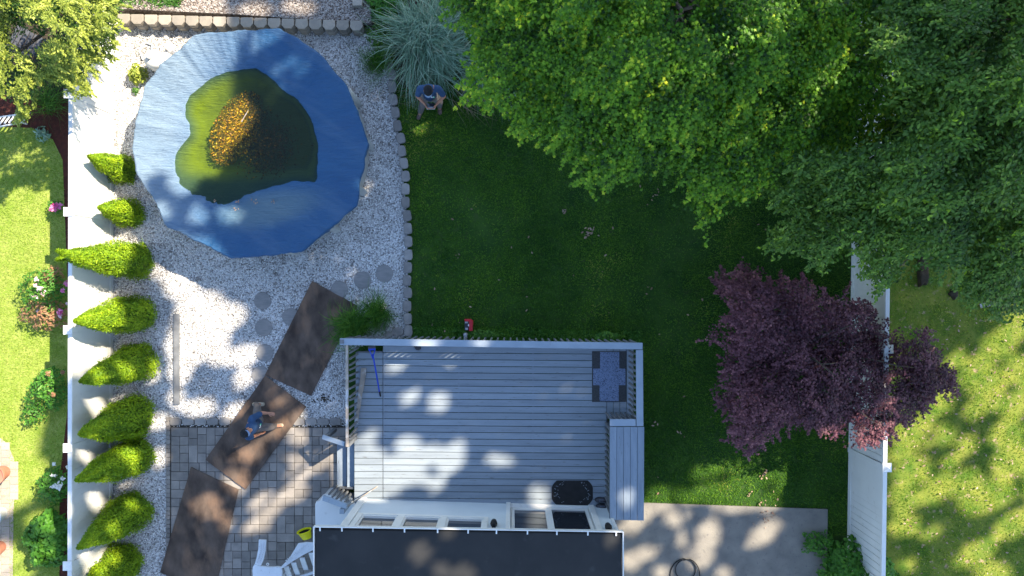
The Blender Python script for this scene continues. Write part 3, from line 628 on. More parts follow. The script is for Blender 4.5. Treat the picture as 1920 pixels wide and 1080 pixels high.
# ------------------------------------------------------------------ plywood sheets and plank
def sheetply(cs, z, lab):
    b = MB(); b.rnd(); nx, ny = 8, 14; vs = []
    c = [Vector((*W(p[0], p[1], z), 0)) for p in cs]
    for t_ in (1, 0):
        for jx in range(ny+1):
            for ix in range(nx+1):
                u, v = ix/nx, jx/ny; p = (c[0]*(1-u)+c[1]*u)*(1-v) + (c[3]*(1-u)+c[2]*u)*v
                wob = 0.012*noise.noise(Vector((p.x*1.5, p.y*1.5, z*30)))
                ed = 0.006*noise.noise(Vector((p.x*9, p.y*9, 7))) if ix in (0,nx) or jx in (0,ny) else 0
                vs.append((p.x+ed, p.y+ed, z + wob + (0 if t_ else -.014)))
    n = (nx+1)*(ny+1); fs = []
    for jx in range(ny):
        for ix in range(nx):
            a = jx*(nx+1)+ix; q = (a, a+nx+1, a+nx+2, a+1); fs.append(q); fs.append(tuple(k+n for k in q[::-1]))
    per = [ix for ix in range(nx+1)] + [jx*(nx+1)+nx for jx in range(1,ny+1)] + [ny*(nx+1)+ix for ix in range(nx-1,-1,-1)] + [jx*(nx+1) for jx in range(ny-1,0,-1)]
    for a, b_ in zip(per, per[1:]+per[:1]): fs.append((a, b_, b_+n, a+n))
    b.add(vs, fs); tag(b.build('plywood_sheet', m_ply), lab, 'plywood', 'dirty plywood sheets laid end to end')
sheetply([(585,527),(670,573),(583,742),(497,703)], .060, 'dirty brown plywood sheet nearest the pool beside the grass tuft')
sheetply([(497,704),(574,763),(460,918),(385,862)], .098, 'dirty brown plywood sheet under the walking person')
sheetply([(358,876),(447,918),(401,1117),(300,1073)], .078, 'dirty brown plywood sheet at the bottom with a pale scrape, over the pavers')
b = MB(); b.box(W(327,0)[0], W(338,0)[0], W(0,758)[1], W(0,588)[1], .02, .06); tag(b.build('wooden_plank', m_balu, bevel=.004), 'long grey plank lying on the gravel beside the arborvitae', 'plank')

# ------------------------------------------------------------------ deck
ZD = .55; ZT = 1.45
deck = thing('wooden_deck', 'raised deck of grey painted boards behind the house with railings', 'deck', W3(930,800))
b = MB(); TL = 0.0075
rows = 24; ya, yb = 648.5, 946.0; pit = (yb-ya)/rows
def rowy(px, y): return y + (px-718)*TL
for i in range(rows):
    y0_, y1_ = ya+i*pit+.55, ya+(i+1)*pit-.55
    xr = 1137 if 1 else 0
    b.rnd(); b.prism([W(718.6,rowy(718,y1_),ZD), W(xr,rowy(xr,y1_),ZD), W(xr,rowy(xr,y0_),ZD), W(718.6,rowy(718,y0_),ZD)], ZD-.03, ZD, inset=.003)
    if i >= 1:
        xl = 667 if i < 8 else 664.5
        b.rnd(); b.prism([W(xl,y1_,ZD), W(717.4,y1_,ZD), W(717.4,y0_,ZD), W(xl,y0_,ZD)], ZD-.03, ZD, inset=.003)
for k in range(4):
    x0_ = 1138+k*12.4; b.rnd(); b.prism([W(x0_,781,ZD), W(x0_+11.5,781,ZD), W(x0_+11.5,652,ZD), W(x0_,652,ZD)], ZD-.03, ZD, inset=.003)
b.build('floor', m_deck, deck)
b = MB()
for q in ([(668,941),(1137,950),(1137,652),(719,649),(719,661),(668,661)],):
    pass
fr = [((668,661),(668,940)), ((719,650),(719,945)), ((719,650),(1187,655)), ((1137,652),(1137,950)), ((1187,655),(1187,784)), ((1137,784),(1187,784)), ((668,661),(719,661)), ((860,650),(860,946)), ((1000,651),(1000,948))]
for (p, q) in fr:
    b.bar((*W(*p,ZD), ZD-.12), (*W(*q,ZD), ZD-.12), .04, .17)
b.build('frame', m_balu, deck)
b = MB()
for p in ((672,700),(672,815),(672,905),(800,655),(950,656),(1100,658),(1183,659),(1183,780)):
    x, y = W(*p, ZD); b.box(x-.045,x+.045,y-.045,y+.045,0,ZD-.04)
b.build('foundation_post', m_balu, deck)
# rails
def rail(p, q, z0, z1, w_, h, m_=m_rail, name='rail'):
    b = MB(); b.rnd(); b.bar((*W(*p,z0), z0-h/2), (*W(*q,z1), z1-h/2), w_, h); return b.build(name, m_, deck, bevel=.004)
r_n = rail((637,640.5),(1205,649),ZT,ZT,.145,.035)
r_e = rail((1199,656.5),(1200,799),ZT,ZT,.15,.035)
r_i = rail((1143.5,792.5),(1192,792.5),ZT,ZT,.15,.035)
r_w = rail((650,647),(650.5,838),ZT,ZT,.055,.06,m_weath)
b = MB(); b.rnd(); b.prism(wp([(1143,801),(1195,801),(1195,976),(1143,975)],ZT), ZT-.09, ZT-.036)
r_c = b.build('counter_frame', m_balu, deck)
b = MB()
for k in range(5):
    x0_ = 1143.5+k*12.9; b.rnd(); b.prism([W(x0_,974.5+k*.4,ZT), W(x0_+12.1,974.5+k*.4,ZT), W(x0_+12.1+.6,800.5,ZT), W(x0_+.4,800.5,ZT)], ZT-.035, ZT, inset=.003)
b.build('counter_top', m_deckv, deck)
# legs of the counter
for p in ((1150,810),(1200,810),(1150,965),(1200,965),(1200,890)):
    x, y = W(*p,ZT); b = MB(); b.box(x-.045,x+.045,y-.045,y+.045,0,ZT-.09); b.build('post', m_balu, deck)
for p, zz in (((641,640),ZT+.02),((650,644),ZT-.03),((650,835),ZT-.03),((1199,653),ZT-.03),((1199,795),ZT-.03),((1000,648),ZT-.03),((830,645),ZT-.03)):
    x, y = W(*p, ZT); b = MB(); b.box(x-.045,x+.045,y-.05,y+.04,0,zz-.005); b.build('post', m_balu, deck)
# balusters: one mesh, copied
b = MB(); b.box(-.018,.018,-.018,.018,0,.98); bp0 = b.build('baluster', m_balu, deck)
bal_me = bp0.data; first = [bp0]
for v in bal_me.vertices: v.co = v.co + Vector(ORG[deck.name])      # mesh is modelled about its own foot
def balu(x, y, z0=.44, s=1.0, tilt=None):
    o = first.pop() if first else bpy.data.objects.new('baluster', bal_me)
    if o.name not in col.objects: col.objects.link(o)
    o.parent = deck; o.location = (x-ORG[deck.name].x, y-ORG[deck.name].y, z0); o.scale.z = s
    if tilt: o.rotation_euler = tilt
for k in range(44):
    u = (k+.5)/44; x, y = W(652+u*548, 634.2+u*8.6, ZT); balu(x, y-.012)
for k in range(15):
    x, y = W(652, 658+k*12.1, ZT); balu(x+.03, y, .42, 1.0, (R(random.uniform(-3,3)),0,0))
for k in range(12):
    x, y = W(1190.5, 664+k*10.6, ZT); balu(x+.015, y)
for k in range(5):
    x, y = W(1146+k*9.5, 785, ZT); balu(x, y-.02)
for k in range(15):
    x, y = W(1143, 806+k*11.3, ZT); balu(x+.02, y)
# steps
for (xa, xb, zt) in ((632,650,.19),(651,664,.37)):
    b = MB(); b.rnd(); b.prism([W(xa,914,zt), W(xb,914,zt), W(xb,828,zt), W(xa,828,zt)], zt-.035, zt, inset=.003); b.build('tread', m_deckv, deck)
for yy in (829, 913):
    b = MB(); b.bar((*W(633,yy,.1),.07), (*W(668,yy,.4),.42), .04, .18); b.build('stringer', m_balu, deck)
rail((605,819.5),(646,833),1.0,1.36,.10,.04,name='step_rail')
x, y = W(606,821,1.0); b = MB(); b.box(x,x+.08,y-.04,y+.04,0,.96); b.build('post', m_balu, deck)
rail((606,934),(650,950),1.0,1.36,.12,.05,name='step_rail')
x, y = W(642,958,1.3); b = MB(); b.box(x-.05,x+.05,y-.05,y+.05,0,1.36); b.build('post', m_rail, deck)
for k in range(5):
    x, y = W(613+k*8, 933+k*3, 1.15); balu(x, y+.02, .06+k*.08, .93+.0*k)

# things on the deck
mat_ = thing('outdoor_rug', 'dark square rug with a speckled blue grey cross, in the deck corner', 'rug', W3(1142,706,ZD))
def rect(px0, px1, py0, py1, z): return [W(px0,py1,z), W(px1,py1,z), W(px1,py0,z), W(px0,py0,z)]
b = MB(); b.prism(rect(1110,1174.5,658.5,753.5,ZD), ZD+.001, ZD+.010); b.build('backing', M('charcoal rug', (0.04,0.043,0.046), (0.065,0.067,0.07), rough=0.95, scale=30), mat_)
b = MB(); cr_ = [(1125,660),(1161,660),(1161,691),(1172.5,691),(1172.5,722),(1160,722),(1160,752),(1124,752),(1124,722),(1112,722),(1112,691),(1125,691)]
vs = wp(cr_, ZD); b.add([(p[0],p[1],ZD+.014) for p in vs], [tuple(range(12))[::-1]]); b.add([(p[0],p[1],ZD+.008) for p in vs], [tuple(range(12))])
o = b.build('cross', M('speckled blue rug', (0.13,0.17,0.27), (0.19,0.235,0.34), rough=0.95, scale=18, c3=(0.045,0.055,0.09), s3=45, t3=(0.55,0.62)), mat_)
if o.data.polygons[0].normal.z < 0: o.data.flip_normals()
dm = thing('doormat', 'black oval rubber doormat with openwork ends before the glass door', 'doormat', W3(1073,924,ZD))
cx, cy = W(1073,924,ZD); b = MB(); q = []
for k in range(40):
    a = 2*math.pi*k/40; c_, s_ = math.cos(a), math.sin(a); q.append((cx+max(-.47,min(.47,c_*.50)), cy+max(-.285,min(.285,s_*.40))))
b.prism(q, ZD+.001, ZD+.012, inset=.006); b.build('mat', m_black, dm)
b = MB()
for sg in (-1,1):
    for k in range(26):
        a = random.uniform(-1.1,1.1); r_ = random.uniform(.33,.44); x = cx+sg*r_*math.cos(a)*1.0; y = cy+.28*math.sin(a)*r_/.42*1.0
        b.rnd(); t_ = random.random()*3; b.prism([(x+.014*math.cos(t_+u), y+.008*math.sin(t_+u)) for u in (0,1.57,3.14,4.71)], ZD+.011, ZD+.015)
b.build('openwork', m_deck, dm)
for lab, px, py in (('dark shoe by the door corner, nearer the doormat top',1128,939),('dark shoe with pale laces, nearer the house wall',1130,951)):
    x, y = W(px,py,ZD+.1); s = thing('shoe', lab, 'shoe', (x,y,ZD), 'pair of dark shoes by the door')
    b = MB(); q = [(x+.15*math.cos(t_)*(1.0), y+.062*math.sin(t_)*(1.1 if math.cos(t_)<0 else .95)) for t_ in np.linspace(0,2*math.pi,18)[:-1]]
    b.prism(q, ZD+.001, ZD+.035, inset=.004); b.build('sole', m_black, s)
    b = MB(); b.lathe((x,y,ZD+.03), [(1,0),(.98,.03),(.75,.065),(.45,.08),(.001,.085)], n=18, sx=.14, sy=.055); b.build('upper', m_darkp, s, smooth=True)
    b = MB(); [b.bar((x-.05+k*.025,y-.03,ZD+.108),(x-.04+k*.025,y+.03,ZD+.108),.008,.006) for k in range(4)]; b.build('lace', m_lite, s)
# blue push broom leaning against the rail
br = thing('push_broom', 'blue push broom leaning on the deck rail over the floor opening', 'broom', W3(712,740,ZD))
b = MB(); b.tube([(*W(712.5,741,ZD+.03),ZD+.03), (*W(699,664,1.28),1.28)], .017, n=10); b.build('handle', m_blue, br)
b = MB(); b.tube([(*W(713.5,743,ZD+.02),ZD+.02), (*W(711.5,734,ZD+.1),ZD+.1)], .019, n=10); b.build('grip', m_black, br)
b = MB(); a_ = Vector((*W(691,655,1.38),1.38)); c_ = Vector((*W(704,654,1.38),1.38)); b.bar(a_, c_, .05, .05)
b.tube([(*W(693,657,1.36),1.36), (*W(699,672,1.24),1.24)], .012); b.tube([(*W(703,656,1.36),1.36), (*W(699,672,1.24),1.24)], .012); b.build('head', m_blue, br)
b = MB(); b.bar(a_+Vector((0,.04,.02)), c_+Vector((0,.04,.02)), .05, .06); b.build('bristles', m_darkp, br)
# warped weathered board
b = MB(); b.rnd(); pts = [(682,690,.60),(681,705,.62),(676,735,.63),(672,765,.61),(668,795,.58)]; pv = [W3(*p) for p in pts]
for i, (a_, c_) in enumerate(zip(pv, pv[1:])): b.bar(a_, c_, [.12,.11,.09,.07][i], .035)
tag(b.build('warped_board', m_weath, bevel=.004), 'warped bare wooden board lying on the deck by the step rail', 'board')
b = MB(); b.rnd(); b.tube([(*W(708,912,ZD+.02),ZD+.02), (*W(682,929,ZD+.35),ZD+.35), (*W(651,950,1.22),1.22)], .013, n=8)
tag(b.build('wooden_pole', m_weath), 'thin bare wooden pole leaning on the step rail by the house corner', 'pole')
x, y = W(784,652,ZD); b = MB(); b.lathe((x,y,ZD), [(.05,0),(.06,.02),(.05,.07),(.02,.09)], n=12, sx=1.2); b.tube([(x-.09,y+.03,ZD+.03),(x,y,ZD+.09),(x+.07,y-.02,ZD+.05)], .014)
tag(b.build('dog_leash_reel', m_darkp), 'small dark hose nozzle lying against the back rail of the deck', 'nozzle'); bpy.data.objects['dog_leash_reel'].name = 'hose_nozzle'
# red engine tool on the lawn
x, y = W(879,609); t_ = thing('engine_tool', 'small red and black engine tool standing on the lawn behind the deck', 'power tool', (x,y,0))
b = MB(); b.rnd(); b.prism([(x+.02,y-.14),(x+.10,y-.13),(x+.11,y+.10),(x+.07,y+.14),(x-.09,y+.14),(x-.09,y+.10),(x+.02,y+.10)], .03, .24, inset=.015); b.build('cowling', m_red, t_)
b = MB(); b.box(x-.09,x+.018,y-.125,y+.09,.02,.17); b.build('engine', m_darkp, t_, bevel=.01)
b = MB(); b.box(x-.08,x-.01,y+.045,y+.085,.17,.19); b.box(x-.07,x-.01,y-.11,y-.06,.17,.19); b.build('cover_plate', m_steel, t_)
b = MB(); b.lathe((x+.02,y+.0,.17), [(.03,0),(.03,.06),(.001,.065)], n=12); b.build('fuel_cap', m_vinyl, t_)
x, y = W(872.5,628,.3); b = MB(); b.lathe((x,y,0), [(.05,0),(.05,.28),(.055,.30),(.04,.33),(.001,.34)], n=16); b.box(x-.035,x+.035,y-.12,y-.03,.2,.3)
tag(b.build('garden_tap_post', m_steel), 'short grey metal tap post between the red tool and the deck rail', 'tap post')

# ------------------------------------------------------------------ house
ZE = 2.80
house = thing('house', 'house end with charcoal flat roof, white gutter and pale siding', 'house', (-.6, -7.0, 0))
A = Vector((-3.39,-4.84,0)); B_ = Vector((2.19,-5.02,0)); dW = (B_-A).normalized(); nW = Vector((-dW.y, dW.x, 0))   # outward = +y
if nW.y < 0: nW = -nW
LW = (B_-A).length
def wallpt(u, out, z): p = A + dW*u + nW*out; return (p.x, p.y, z)
def wbox(b, u0, u1, o0, o1, z0, z1):
    return b.add([wallpt(u0,o0,z0),wallpt(u1,o0,z0),wallpt(u1,o1,z0),wallpt(u0,o1,z0),wallpt(u0,o0,z1),wallpt(u1,o0,z1),wallpt(u1,o1,z1),wallpt(u0,o1,z1)],
              [(0,3,2,1),(4,5,6,7),(0,1,5,4),(1,2,6,5),(2,3,7,6),(3,0,4,7)])
def uof(px, z, out=0.0):
    x = (px-960)*(HC-z)/FP; return (x - A.x - nW.x*out)/dW.x
m_siding = M('pale blue white siding', (0.58,0.63,0.66), (0.54,0.59,0.62), rough=0.5, scale=3, bump=0.05)
# siding with openings
ops = [(uof(676,1.85)-.06, uof(908,1.85)+.06, 1.72, 2.62), (uof(949,.6), uof(1113,.6), .0, 2.62)]
b = MB(); bR = MB(); z = 0.3
while z < ZE-.20:
    segs = [(0, LW)]
    for (u0,u1,z0,z1) in ops:
        if z+.1 > z0 and z < z1:
            segs = [s for a_, c_ in segs for s in ((a_, min(c_,u0)), (max(a_,u1), c_)) if s[1]-s[0] > .01]
    for a_, c_ in segs:
        bb = bR if a_ > ops[1][1]-.01 else b; bb.rnd(); bb.add([wallpt(a_,0,z),wallpt(c_,0,z),wallpt(c_,.018,z),wallpt(a_,.018,z),wallpt(a_,0,z+.115),wallpt(c_,0,z+.115),wallpt(c_,.004,z+.115),wallpt(a_,.004,z+.115)],
              [(0,3,2,1),(4,5,6,7),(0,1,5,4),(1,2,6,5),(2,3,7,6),(3,0,4,7)])
    z += .115
b.build('siding', m_siding, house); bR.build('siding', m_siding, house)
b = MB(); q = [A-nW*.02, B_-nW*.02, B_-nW*9, A-nW*9]; 
b.prism([(p.x,p.y) for p in (A-nW*.14, B_-nW*.14, B_-nW*9, A-nW*9)], 0, ZE-.17); wbox(b, 0, LW, -.12, -.02, 0, .5)
b.build('wall', m_siding, house)
b = MB(); wbox(b, -.09, .07, -.1, .045, 0, ZE-.165); b.build('corner_trim', m_vinyl, house, bevel=.005)
b = MB(); wbox(b, LW-.05, LW+.01, -.1, .03, 0, ZE-.165); b.build('corner_trim', m_vinyl, house)
# triple window
u0, u1 = ops[0][0], ops[0][1]
pan = [(uof(680,1.85,.02), uof(744,1.85,.02)), (uof(760,1.85,.02), uof(824,1.85,.02)), (uof(840,1.85,.02), uof(905,1.85,.02))]
wn = []
b = MB(); wbox(b, u0-.02, u1+.02, .0, .05, 1.70, 1.79); wbox(b, u0-.02, pan[0][0]-.02, 0, .05, 1.79, 2.62); wbox(b, pan[2][1]+.02, u1+.02, 0, .05, 1.79, 2.62)
wbox(b, pan[0][1]+.02, pan[1][0]-.02, 0, .045, 1.79, 2.62); wbox(b, pan[1][1]+.02, pan[2][0]-.02, 0, .045, 1.79, 2.62); win = b.build('window', m_vinyl, house, bevel=.004)
for a_, c_ in pan:
    b = MB(); wbox(b, a_, c_, -.03, -.02, 1.84, 2.62); b.build('pane', m_glass, win)
    b = MB(); wbox(b, a_-.018, c_+.018, -.02, .03, 1.792, 1.84); wbox(b, a_-.018, a_+.02, -.02, .02, 1.84, 2.62); wbox(b, c_-.02, c_+.018, -.02, .02, 1.84, 2.62); b.build('sash', m_vinyl, win)
# sliding door
u0, u1 = ops[1][0], ops[1][1]
b = MB(); wbox(b, u0, u0+.10, -.08, .05, .5, 2.62); wbox(b, u1-.12, u1, -.08, .05, .5, 2.62); wbox(b, u0+.10, u1-.12, -.1, .03, .5, .60); door = b.build('sliding_door', m_vinyl, house, bevel=.005)
um = uof(1031, .9)
for a_, c_, o_ in ((u0+.12, um-.03, -.07), (um-.03+.001, u1-.14, -.04)):
    b = MB(); wbox(b, a_+.06, c_-.06, o_-.012, o_-.004, .72, 2.62); b.build('pane', m_glass, door)
    b = MB(); wbox(b, a_, a_+.07, o_-.02, o_+.02, .61, 2.62); wbox(b, c_-.07, c_, o_-.02, o_+.02, .61, 2.62); wbox(b, a_+.07, c_-.07, o_-.02, o_+.018, .61, .74); b.build('door_frame', m_vinyl, door)
for px in (926, 1141):
    u = uof(px, 2.25, .1); b = MB(); p = Vector(wallpt(u,.08,2.2)); b.lathe(p, [(.02,-.1),(.06,-.08),(.075,.06),(.03,.14),(.001,.15)], n=12); wbox(b, u-.04,u+.04,.019,.05,2.15,2.35); b.build('wall_lamp', m_black, house)
# roof and gutter
def RZ(px, py): return W(px, py, ZE)
c1, c2 = RZ(590.5,992.5), RZ(1166,1001); 
b = MB(); b.prism([c1, c2, (c2[0]+.02, -12), (c1[0]-.02,-12)], ZE-.16, ZE, inset=.02); b.build('roof', m_roof, house)
g1, g2 = Vector((*RZ(589,986.5),0)), Vector((*RZ(1168,996),0)); dg = (g2-g1).normalized(); ng = Vector((-dg.y, dg.x, 0))
b = MB(); b.bar(g1+Vector((0,0,ZE+.0)), g2+Vector((0,0,ZE+.0)), .018, .11); gt = b.build('gutter', m_vinyl, house)
b = MB(); b.bar(g1-ng*.08+Vector((0,0,ZE-.055)), g2-ng*.08+Vector((0,0,ZE-.055)), .14, .012); b.build('gutter_bed', m_soil, gt)
b = MB(); b.bar(g1-ng*.0+Vector((0,.0,ZE-.01)), Vector((g1.x+.0,-12,ZE-.01)), .02, .12); b.bar(g2+Vector((0,0,ZE-.01)), Vector((g2.x+.02,-12,ZE-.01)), .02, .12); b.build('edge_trim', m_vinyl, house)
L_ = (g2-g1).length
for px in (601,642,700,759,821,878,931,989,1044,1102,1155):
    p = g1 + dg*((px-589)/579*L_); b = MB(); b.bar(p+ng*.0+Vector((0,0,ZE+.045)), p-ng*.085+Vector((0,0,ZE+.03)), .028, .012); b.build('bracket', m_vinyl, gt)
# white storage box beside the corner
sbx = thing('storage_box', 'white moulded storage box with stepped corner beside the deck steps', 'storage box', W3(635,960))
z_ = .62; q = [(592,1010),(591.5,945),(594,940),(600,939),(604,932),(608,927),(618,927),(660,942),(676,952),(676,1010)]
b = MB(); b.prism([W(p[0],p[1],z_) for p in q], 0, z_-.04, inset=.0); b.build('body', m_vinyl, sbx)
b = MB(); qq = [W(p[0],p[1],z_) for p in q]; c_ = np.mean(qq, axis=0); b.prism([(c_[0]+(p[0]-c_[0])*1.015, c_[1]+(p[1]-c_[1])*1.015) for p in qq], z_-.038, z_+.02, inset=.025); b.build('lid', m_vinyl, sbx)

# yellow tub
x, y = W(573,1000,.12); tb = thing('yellow_tub', 'bright yellow plastic tub tipped over on the pavers by the roof edge', 'tub', (x,y,0.045))
Mx = Matrix.Rotation(R(15),3,'Z') @ Matrix.Rotation(R(-70),3,'X')
b = MB(); b.lathe((x,y,.15), [(.10,-.13),(.105,-.125),(.155,.08),(.165,.085),(.15,.075),(.095,-.11),(.001,-.11)], n=28, axis=Mx, sx=1.05, sy=.62); b.build('tub', m_yel, tb)
b = MB(); b.lathe((x,y,.15), [(.146,.05),(.001,.05)], n=24, axis=Mx, sx=1.05, sy=.60); b.build('mouth_shade', m_black, tb)  # black disc standing in for the shade inside the tub
b = MB(); b.tube([Vector((x,y,.15))+Mx@Vector((.17*math.cos(a),.10*math.sin(a),.085)) for a in np.linspace(0,2*math.pi,30)], .011, n=8); b.build('rim', m_yel, tb)
# white resin pool steps
ps = thing('resin_steps', 'white moulded resin pool steps with studded rails and slatted side', 'pool steps', W3(510,1050,.045))
def plate(pts, name='tread', th=.05, par=ps, m_=m_resin):
    b = MB(); b.rnd(); n = len(pts); up = [Vector((*W(p[0],p[1],p[2]),p[2])) for p in pts]; dn = [p-Vector((0,0,th)) for p in up]
    A_ = sum(up[i].x*up[(i+1)%n].y-up[(i+1)%n].x*up[i].y for i in range(n))
    if A_ < 0: up.reverse(); dn.reverse()
    b.add(up+dn, [tuple(range(n)), tuple(range(2*n-1,n-1,-1))]+[(i,i+n,(i+1)%n+n,(i+1)%n) for i in range(n)]); return b.build(name, m_, par, bevel=.008)
plate([(485,1012,.75),(499,1013,.75),(498,1033,.80),(494,1050,.86),(489,1061,.9),(476,1063,.92),(481,1045,.85),(484,1030,.8)], 'rail')
plate([(526,1064,.92),(542,1047,.85),(559,1019,.75),(575,1017,.72),(590,1018,.70),(590,1030,.70),(570,1040,.78),(550,1052,.85),(529,1066,.92)], 'rail')
plate([(474,1063,.92),(477,1058,.92),(488,1062,.92),(505,1064,.92),(520,1063,.92),(527,1064,.92),(529,1070,.92),(528,1100,.92),(475,1100,.92),(473,1070,.92)], 'platform', .07)
for k, (xa, ya_, zt, zb) in enumerate(((536,1063,.86,.1),(550,1056,.83,.1),(566,1047,.78,.1),(583,1038,.74,.1))):
    p0 = Vector((*W(xa,ya_,zt),zt-.02)); p1 = Vector((*W(xa+.5,ya_+28,.55),.25)); b = MB(); b.rnd(); b.bar(p0, p0+Vector((0,-.38,-.33)), .11, .03, up=(0,0,1)); b.build('slat', m_resin, ps)
b = MB(); b.bar(W3(528,1092,.55), W3(592,1072,.45), .05, .06); b.build('lower_rail', m_resin, ps)
b = MB()
for (px,py,z_) in ((480,1092,.85),(524,1092,.85)):
    x, y = W(px,py,z_); b.box(x-.03,x+.03,y-.03,y+.03,.045,z_)
b.build('leg', m_resin, ps)
for k in range(12):
    t_ = k/12
    for s_ in (-2.6,2.6):
        px = 491.5 - max(0,t_-.4)*14 + s_ ; py = 1016+t_*42; z_ = .765+t_*.15; x, y = W(px,py,z_); b = MB(); b.box(x-.010,x+.010,y-.012,y+.012,z_-.01,z_+.010); b.build('stud', m_resin, ps)
        px = 575 - t_*42; py = 1023+t_*33 + s_; z_ = .735+t_*.175; x, y = W(px,py,z_); b = MB(); b.box(x-.012,x+.012,y-.010,y+.010,z_-.01,z_+.010); b.build('stud', m_resin, ps)
x, y = W(502,1058,.93); b = MB(); b.tube([(x+.025*math.cos(a), y+.025*math.sin(a), .93) for a in np.linspace(0,2*math.pi,16)], .008); b.build('eyelet', m_vinyl, ps)
# hose coil
b = MB(); x, y = W(1285,1068,.06); pts = []
for a in np.linspace(R(-250), R(60), 36): pts.append((x+.22*math.cos(a), y-.02+.24*math.sin(a), .062))
pts = [W3(1258,1100,.062)] + [(x+.36*math.cos(a), y-.14+.40*math.sin(a), .065) for a in np.linspace(R(185), R(95), 12)] + [(x+.235*math.cos(a), y-.0+.24*math.sin(a), .075) for a in np.linspace(R(90), R(-250), 36)] + [(x+.30*math.cos(a)+.03, y-.12+.38*math.sin(a), .085) for a in np.linspace(R(75), R(5), 10)] + [W3(1313,1100,.065)]
b.tube(pts, .0115, n=8); tag(b.build('garden_hose', m_black), 'black garden hose coiled on the concrete patio', 'hose')
# neighbour's pots
for px, py, r_, mt, lab in ((4,886,16,m_terra,'terracotta pot of dry soil, topmost on the neighbour path'),(-1,963,16,m_glaze,'pale glazed pot of dry soil between the two terracotta pots'),(-3,1026,15,m_terra,'terracotta pot of dry soil, lowest on the neighbour path')):
    x, y = W(px+6, py-2, .0); R_ = r_/79.5; pt = thing('flower_pot', lab, 'flower pot', (x,y,.03), 'pots on the neighbour path')
    b = MB(); b.lathe((x,y,.03), [(R_*.7,0),(R_*.72,.01),(R_*1.0,.30),(R_*1.1,.30),(R_*1.12,.36),(R_*.98,.36),(R_*.95,.31)], n=28); b.build('pot', mt, pt)
    b = MB(); b.lathe((x,y,.30), [(R_*.96,0),(R_*.9,.02),(R_*.4,.035),(.001,.03)], n=20); b.build('soil', m_potsoil, pt)
# slatted bench and lounge under the juniper
bn = thing('slatted_bench', 'dark grey slatted bench half hidden under the juniper', 'bench', W3(58,80))
cxb, cyb = W(50,76,.45); rot = Matrix.Rotation(R(-28),3,'Z')
def lp(u, v, z): q = rot @ Vector((u, v, 0)); return (cxb+q.x, cyb+q.y, z)
m_bench = M('dark grey painted slats', (0.06,0.065,0.08), (0.09,0.095,0.11), rough=0.7, bump=0.2, vary=.2)
b = MB(); [b.rnd().bar(lp(-.30+k*.115,-.22,.45), lp(-.30+k*.115,.22,.45), .09, .025) for k in range(6)]; b.build('seat', m_bench, bn)
b = MB(); [b.rnd().bar(lp(-.30+k*.115,-.26,.48), lp(-.30+k*.115,-.38,.95), .09, .025) for k in range(6)]; b.build('backrest', m_bench, bn)
for u in (-.33,.33):
    for v in (-.2,.2):
        b = MB(); b.bar(lp(u,v,0), lp(u,v,.43), .05, .05); b.build('leg', m_bench, bn)
ln = thing('white_lounger', 'white slatted lounger lying at the edge of the mulch bed', 'lounger', W3(15,228))
b = MB()
for k in range(9):
    q0 = W3(-28+k*9, 232-k*1.5+6, .28); q1 = W3(-16+k*9, 218-k*1.5+4, .28); b.rnd().bar(q0, q1, .035, .02)
b.build('slat', m_vinyl, ln)
b = MB(); b.bar(W3(-30,243,.25), W3(44,229,.25), .03, .04); b.bar(W3(-30,224,.25), W3(40,214,.25), .03, .04)
for p in ((-20,238),(38,228),(36,217)): x, y = W(*p,.25); b.box(x-.02,x+.02,y-.02,y+.02,.012,.23)
b.build('frame', m_vinyl, ln)
# dark bags and pale board behind the right hand fence
def lump(px, py, rx, ry, h, name, lab, cat, seed):
    rd = random.Random(seed); x, y = W(px, py); b = MB(); b.rnd()
    q = [(x+rx*math.cos(t*.5236)*rd.uniform(.6,1.15), y+ry*math.sin(t*.5236)*rd.uniform(.6,1.15)) for t in range(12)]
    b.prism(q, 0, h, inset=.05); tag(b.build(name, m_soil), lab, cat)
lump(1727, 508, .15, .42, .16, 'tree_stump', 'dark hollow stump showing through the gap in the oval leaved tree', 'stump', 4)
lump(1786, 550, .12, .14, .10, 'dark_rock', 'small dark rock beside the stump at the tree edge', 'rock', 9)
b = MB(); b.bar(W3(1838,574,.05), W3(1874,565,.08), .10, .03); tag(b.build('pale_board', m_weath), 'pale broken board at the edge of the oval leaved tree', 'board')

